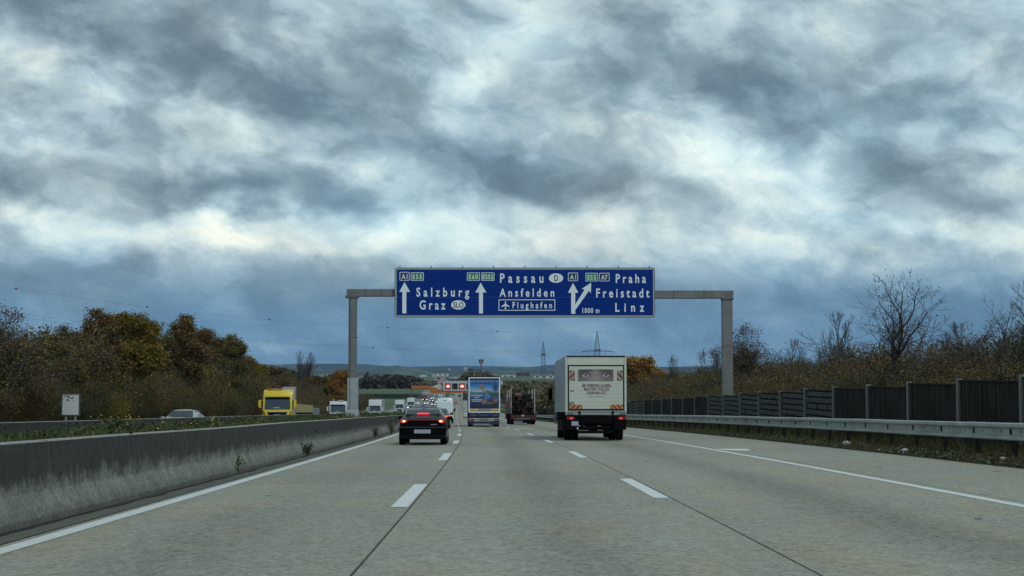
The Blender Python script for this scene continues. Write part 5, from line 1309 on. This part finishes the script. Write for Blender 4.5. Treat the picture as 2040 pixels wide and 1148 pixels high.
WB = mat('white hall wall', (.52, .56, .56), .6, var=.06, vs=.05); GB = mat('grey hall wall', (.28, .30, .31), .6, var=.1, vs=.05); BB = mat('brown hall wall', (.10, .065, .055), .7, var=.1, vs=.05); BLH = mat('blue hall wall', (.03, .10, .24), .5, var=.2, vs=.05); RFG = mat('grey roof', (.20, .21, .22), .7, var=.1)
h_ = hall(999, 1027, 747, 754, 1100, 40, WB, 'white flat hall with dark lettering, right of the blue poster truck', rm=GB)
text_mesh('Cargo', -3.5, 4.5, 1.3, 3.4, SBK, h_, -.08, 1., .03)
hall(1028, 1056, 743.5, 752, 1300, 60, BB, 'dark brown flat hall behind the white lettered hall', rm=DARK)
hall(1064, 1104, 749, 755, 1150, 60, WB, 'long white hall at the foot of the nearer pylon', rm=GB)
hall(1086, 1108, 745, 749, 1500, 60, GB, 'grey roofed hall behind the long white hall', rm=RFG)
hall(892, 928, 755, 766, 950, 50, BLH, 'blue hall roof behind the orange display gantry', rm=mat('pale blue roof', (.16, .28, .34), .5))
hall(862, 892, 745, 751, 1700, 60, WB, 'white hall on the skyline above the display case', rm=GB)
hall(836, 848, 746, 749, 1800, 40, WB, 'small white hall left of the skyline hall', rm=GB)
hall(865, 900, 751, 760, 1250, 60, GB, 'broad grey roofed hall left of the blue hall', rm=RFG)
hall(776, 816, 757, 762, 760, 30, mat('barn wall', (.16, .15, .13), .8), 'long low farm building with pale roof left of the display gantry', rm=mat('pale barn roof', (.30, .29, .26), .7))
hall(712, 745, 764, 767, 700, 20, GB, 'low grey wall-like shed right of the left gantry post', rm=mat('pale shed roof', (.25, .27, .26), .7))
hall(625, 655, 746, 754, 1000, 30, GB, 'pale roofed shed left of the rust-orange tree', rm=RFG)
rr = random.Random(77); 
for k in range(46):
    px = rr.choice((rr.uniform(540, 860), rr.uniform(860, 1110))); d = rr.uniform(2200, 4200); py = 756 - (d - 2200) / 2000 * 8 - rr.uniform(0, 2); w_ = rr.uniform(3, 9); h0 = rr.uniform(1.2, 3.2)
    m_ = rr.choice((WB, GB, BB, WB, mat('ochre wall', (.33, .28, .2), .7)))
    a = W(px, py, d); root = empty('town_house', a, label='small pale building of the distant town below the hills', cat='building', group='distant town buildings')
    hw = w_ / 2 * d / F; H = h0 * d / F; MB().box(-hw, hw, 0, 18, -8, H).build('wall', m_, root); MB().prism_x([(-.5, H + .01), (18.5, H + .01), (9, H + 2.5)], -hw - .4, hw + .4).build('roof', rr.choice((RFG, BB, DARK)), root)
# town signs on tall masts
def mast_sign(px, y0, y1, yb, wpx, d, label, board, inner=None):
    a = W(px, yb, d); root = empty('mast_sign', a, label=label, cat='sign'); s = d / F; t_ = (yb - y0) * s; b_ = (yb - y1) * s; hw = wpx / 2 * s
    MB().tube((0, 0, -3), (0, 0, b_), .35, n=8).build('mast', POSTST, root); bo = MB().box(-hw, hw, -.3, .3, b_, t_).build('board', board, root)
    if inner: MB().box(-hw * .6, hw * .7, -.34, -.305, b_ + (t_ - b_) * .25, b_ + (t_ - b_) * .6).build('logo', inner, bo)
mast_sign(958.5, 716.5, 724, 748, 9.5, 900, 'dark square restaurant-style sign on a tall mast above the blue truck', mat('dark board', (.03, .02, .03), .5, var=0), mat('reddish logo', (.5, .2, .18), .5, var=0))
mast_sign(927, 732.5, 738, 752, 6, 1400, 'white square sign on a mast left of the dark mast sign', WB, SBK)
mast_sign(938, 735, 739.5, 752, 9, 1400, 'dark wide sign between the white square sign and the dark mast sign', mat('navy board', (.02, .02, .06), .5, var=0))
for px, wh in ((946, 'leftmost'), (952, 'middle'), (956.5, 'rightmost')): mast_sign(px, 737, 740, 752, 2.2, 1400, 'small dark board on a mast, %s of the three right of the wide sign' % wh, DARK)
mast_sign(895, 734, 739, 752, 4, 1500, 'pale narrow sign on the skyline above the display case', GB)

# hills
def hill_mat():
    m_ = bpy.data.materials.new('hillside'); m_.use_nodes = True; T = NT(m_.node_tree); bb = m_.node_tree.nodes['Principled BSDF']
    pos = T.n('ShaderNodeNewGeometry').outputs['Position']
    nz = T.noise(T.scalev(pos, 1, .5, 2.5), .0035, 6, .6)
    c = T.ramp(nz, [(.42, (.018, .028, .022)), (.52, (.035, .05, .03)), (.56, (.10, .13, .06)), (.64, (.03, .045, .03)), (.72, (.13, .14, .09))])
    m_.node_tree.links.new(c, bb.inputs['Base Color']); bb.inputs['Roughness'].default_value = 1; return m_
HM = hill_mat()
def ridge(name, d0, d1, prof_, seed, amp=1.5):
    b = MB(); n = 160; rows = 7; p0, p1 = prof_[0][0], prof_[-1][0]
    def top(px):
        for (a, ya), (c, yc) in zip(prof_, prof_[1:]):
            if a <= px <= c: u = (px - a) / (c - a); u = u * u * (3 - 2 * u); return ya + (yc - ya) * u
        return prof_[-1][1]
    for r_ in range(rows):
        for i in range(n + 1):
            px = p0 + (p1 - p0) * i / n; u = r_ / (rows - 1); d = d0 + (d1 - d0) * u
            ty = top(px) + amp * mnoise.noise(Vector((px * .02, seed, 0))) + amp * .5 * mnoise.noise(Vector((px * .09, seed, 1))) + .35 * mnoise.noise(Vector((px * .5, seed, 3)))
            py = 768 + (ty - 768) * math.sin(u * math.pi / 2) ** 1.2; b.v.append(tuple(W(px, py, d)))
    for r_ in range(rows - 1):
        for i in range(n): a = r_ * (n + 1) + i; b.f.append((a, a + 1, a + n + 2, a + n + 1)); b.mi.append(0)
    tag(b.build(name, HM, smooth=True, fixn=False), kind='structure')
ridge('hills', 7200, 9200, [(-1400, 715), (-300, 722), (300, 728), (520, 727), (640, 724), (700, 725), (800, 731), (900, 729), (1000, 730), (1060, 731), (1110, 726), (1260, 728), (1300, 731), (1700, 722), (2300, 715), (3400, 718)], 3)
ridge('hills', 5000, 6000, [(-1400, 730), (200, 736), (560, 733), (600, 731), (690, 737), (760, 730), (790, 728), (850, 736), (940, 738), (1060, 739), (1150, 735), (1300, 738), (2300, 730), (3400, 732)], 8, 1.)
ridge('hills', 3200, 3900, [(-1400, 745), (300, 745), (560, 744), (700, 743), (840, 745), (1000, 746), (1200, 745), (1500, 742), (3400, 742)], 18, .8)

# ------------------------------------------------------------------ pylons and wires
PYL = mat('pylon steel', (.10, .12, .14), .6, .3, var=.1)
def pylon(px, ytop, yarm, ybase, d, wbase, armw, label, edge=False):
    a = W(px, ybase, d); s = d / F; root = empty('power_pylon', a, label=label, cat='pylon'); H = (ybase - ytop) * s; HA = (ybase - yarm) * s; wb = wbase * s / 2; wa = wb * .62
    b = MB(); r = .18 * d / 950
    lv = [(0, wb)] + [(HA * k / 6, wb + (wa - wb) * k / 6) for k in range(1, 7)]
    lv += [(HA + (H - HA) * k / 5, wa * (1 - k / 5) + .15) for k in range(1, 6)]
    for (z0, w0), (z1, w1) in zip(lv, lv[1:]):
        for sx_ in (-1, 1):
            for sy_ in (-1, 1): b.tube((sx_ * w0, sy_ * w0, z0), (sx_ * w1, sy_ * w1, z1), r, n=4, cap=False)
            b.tube((-sx_ * w0, -w0, z0), (sx_ * w1, -w1, z1), r * .6, n=3, cap=False); b.tube((sx_ * w0, -w0, z0), (sx_ * w1, w1, z1), r * .6, n=3, cap=False)
        b.tube((-w1, -w1, z1), (w1, -w1, z1), r * .6, n=3, cap=False)
    b.build('lattice', PYL, root)
    A = armw * s / 2; c = MB()
    for sx_ in (-1, 1):
        for yy in (-.8, .8): c.tube((0, yy, HA + .6), (sx_ * A, 0, HA - .9), r * 1.1, n=4); c.tube((0, yy, HA - .8), (sx_ * A, 0, HA - 1.), r, n=4)
    c.box(-wa - .6, wa + .6, -wa, wa, HA - .5, HA + .2); c.build('cross_arm', PYL, root)
    ins = MB()
    for sx_ in (-1, 1):
        for f_ in (1., .55): ins.tube((sx_ * A * f_, 0, HA - .9), (sx_ * A * f_, 0, HA - 2.6), .12 * d / 950, n=5)
    ins.build('insulators', PYL, root)
pylon(1190, 661, 698, 770, 950, 15, 62, 'lattice power pylon with wide cross-arm rising behind the white box truck')
pylon(1082.5, 681, 706, 768, 1350, 9, 9, 'slim lattice power pylon left of the white box truck')
def wire(px_pts, d0, d1, label, r=.05, balls=()):
    b = MB(); n = len(px_pts); p0, p1 = px_pts[0][0], px_pts[-1][0]; pts = []
    xs_ = [p[0] for p in px_pts]; ys_ = [p[1] for p in px_pts]
    co = np.polyfit(xs_, ys_, 2); 
    for k in range(41):
        px = p0 + (p1 - p0) * k / 40; d = d0 + (d1 - d0) * k / 40; pts.append(W(px, float(np.polyval(co, px)), d))
    root = empty('power_line', pts[0], label=label, cat='power line'); o = pts[0]
    b.path([p - o for p in pts], r, 4); b.build('cable', mat('cable', (.09, .11, .13), .6, var=0), root)
    for px in balls:
        u = (px - p0) / (p1 - p0); c = W(px, float(np.polyval(co, px)), d0 + (d1 - d0) * u) - o
        bm = bmesh.new(); bmesh.ops.create_icosphere(bm, subdivisions=2, radius=.5); me = bpy.data.meshes.new('marker_ball'); bm.to_mesh(me); bm.free(); me.materials.append(mat('marker red', (.14, .03, .03), .5, var=0)); link('marker_ball', me, root, c)
wire([(-60, 561), (32, 574), (293, 611), (537, 637), (772, 653), (990, 661), (1190, 661)], 640, 950, 'upper earth wire with marker balls running down to the tall pylon top', balls=(32, 293, 537, 772, 990))
wire([(-60, 610), (63, 627), (490, 675), (690, 689), (744, 693), (1160, 699)], 660, 945, 'upper of the conductor pair reaching the pylon cross-arm', balls=(744,))
wire([(-60, 618), (63, 635), (490, 680), (690, 693), (900, 699), (1170, 702)], 665, 955, 'lower of the conductor pair reaching the pylon cross-arm')
wire([(200, 672), (502, 705), (627, 714), (800, 722), (950, 716), (1080, 708)], 900, 1340, 'faint low power line sagging toward the slim pylon', .05, balls=())
wire([(1190, 661), (1400, 677), (1700, 690), (2100, 690)], 950, 1300, 'earth wire leaving the tall pylon to the right')
wire([(1221, 700), (1400, 712), (1800, 725), (2100, 722)], 950, 1300, 'conductor leaving the pylon cross-arm to the right')

# ------------------------------------------------------------------ haze
hz = MB().box(-9500, 9500, -200, 12800, -30, 420).build('haze', mat('tmp', (1, 1, 1)))
hm = bpy.data.materials.new('haze'); hm.use_nodes = True; hm.node_tree.nodes.clear(); T = NT(hm.node_tree)
pv = T.n('ShaderNodeVolumePrincipled', {'Color': (.25, .52, .95, 1), 'Density': 4.8e-5, 'Anisotropy': .2}); ho = T.n('ShaderNodeOutputMaterial'); hm.node_tree.links.new(pv.outputs[0], ho.inputs['Volume'])
hz.data.materials.clear(); hz.data.materials.append(hm); tag(hz, kind='stuff')
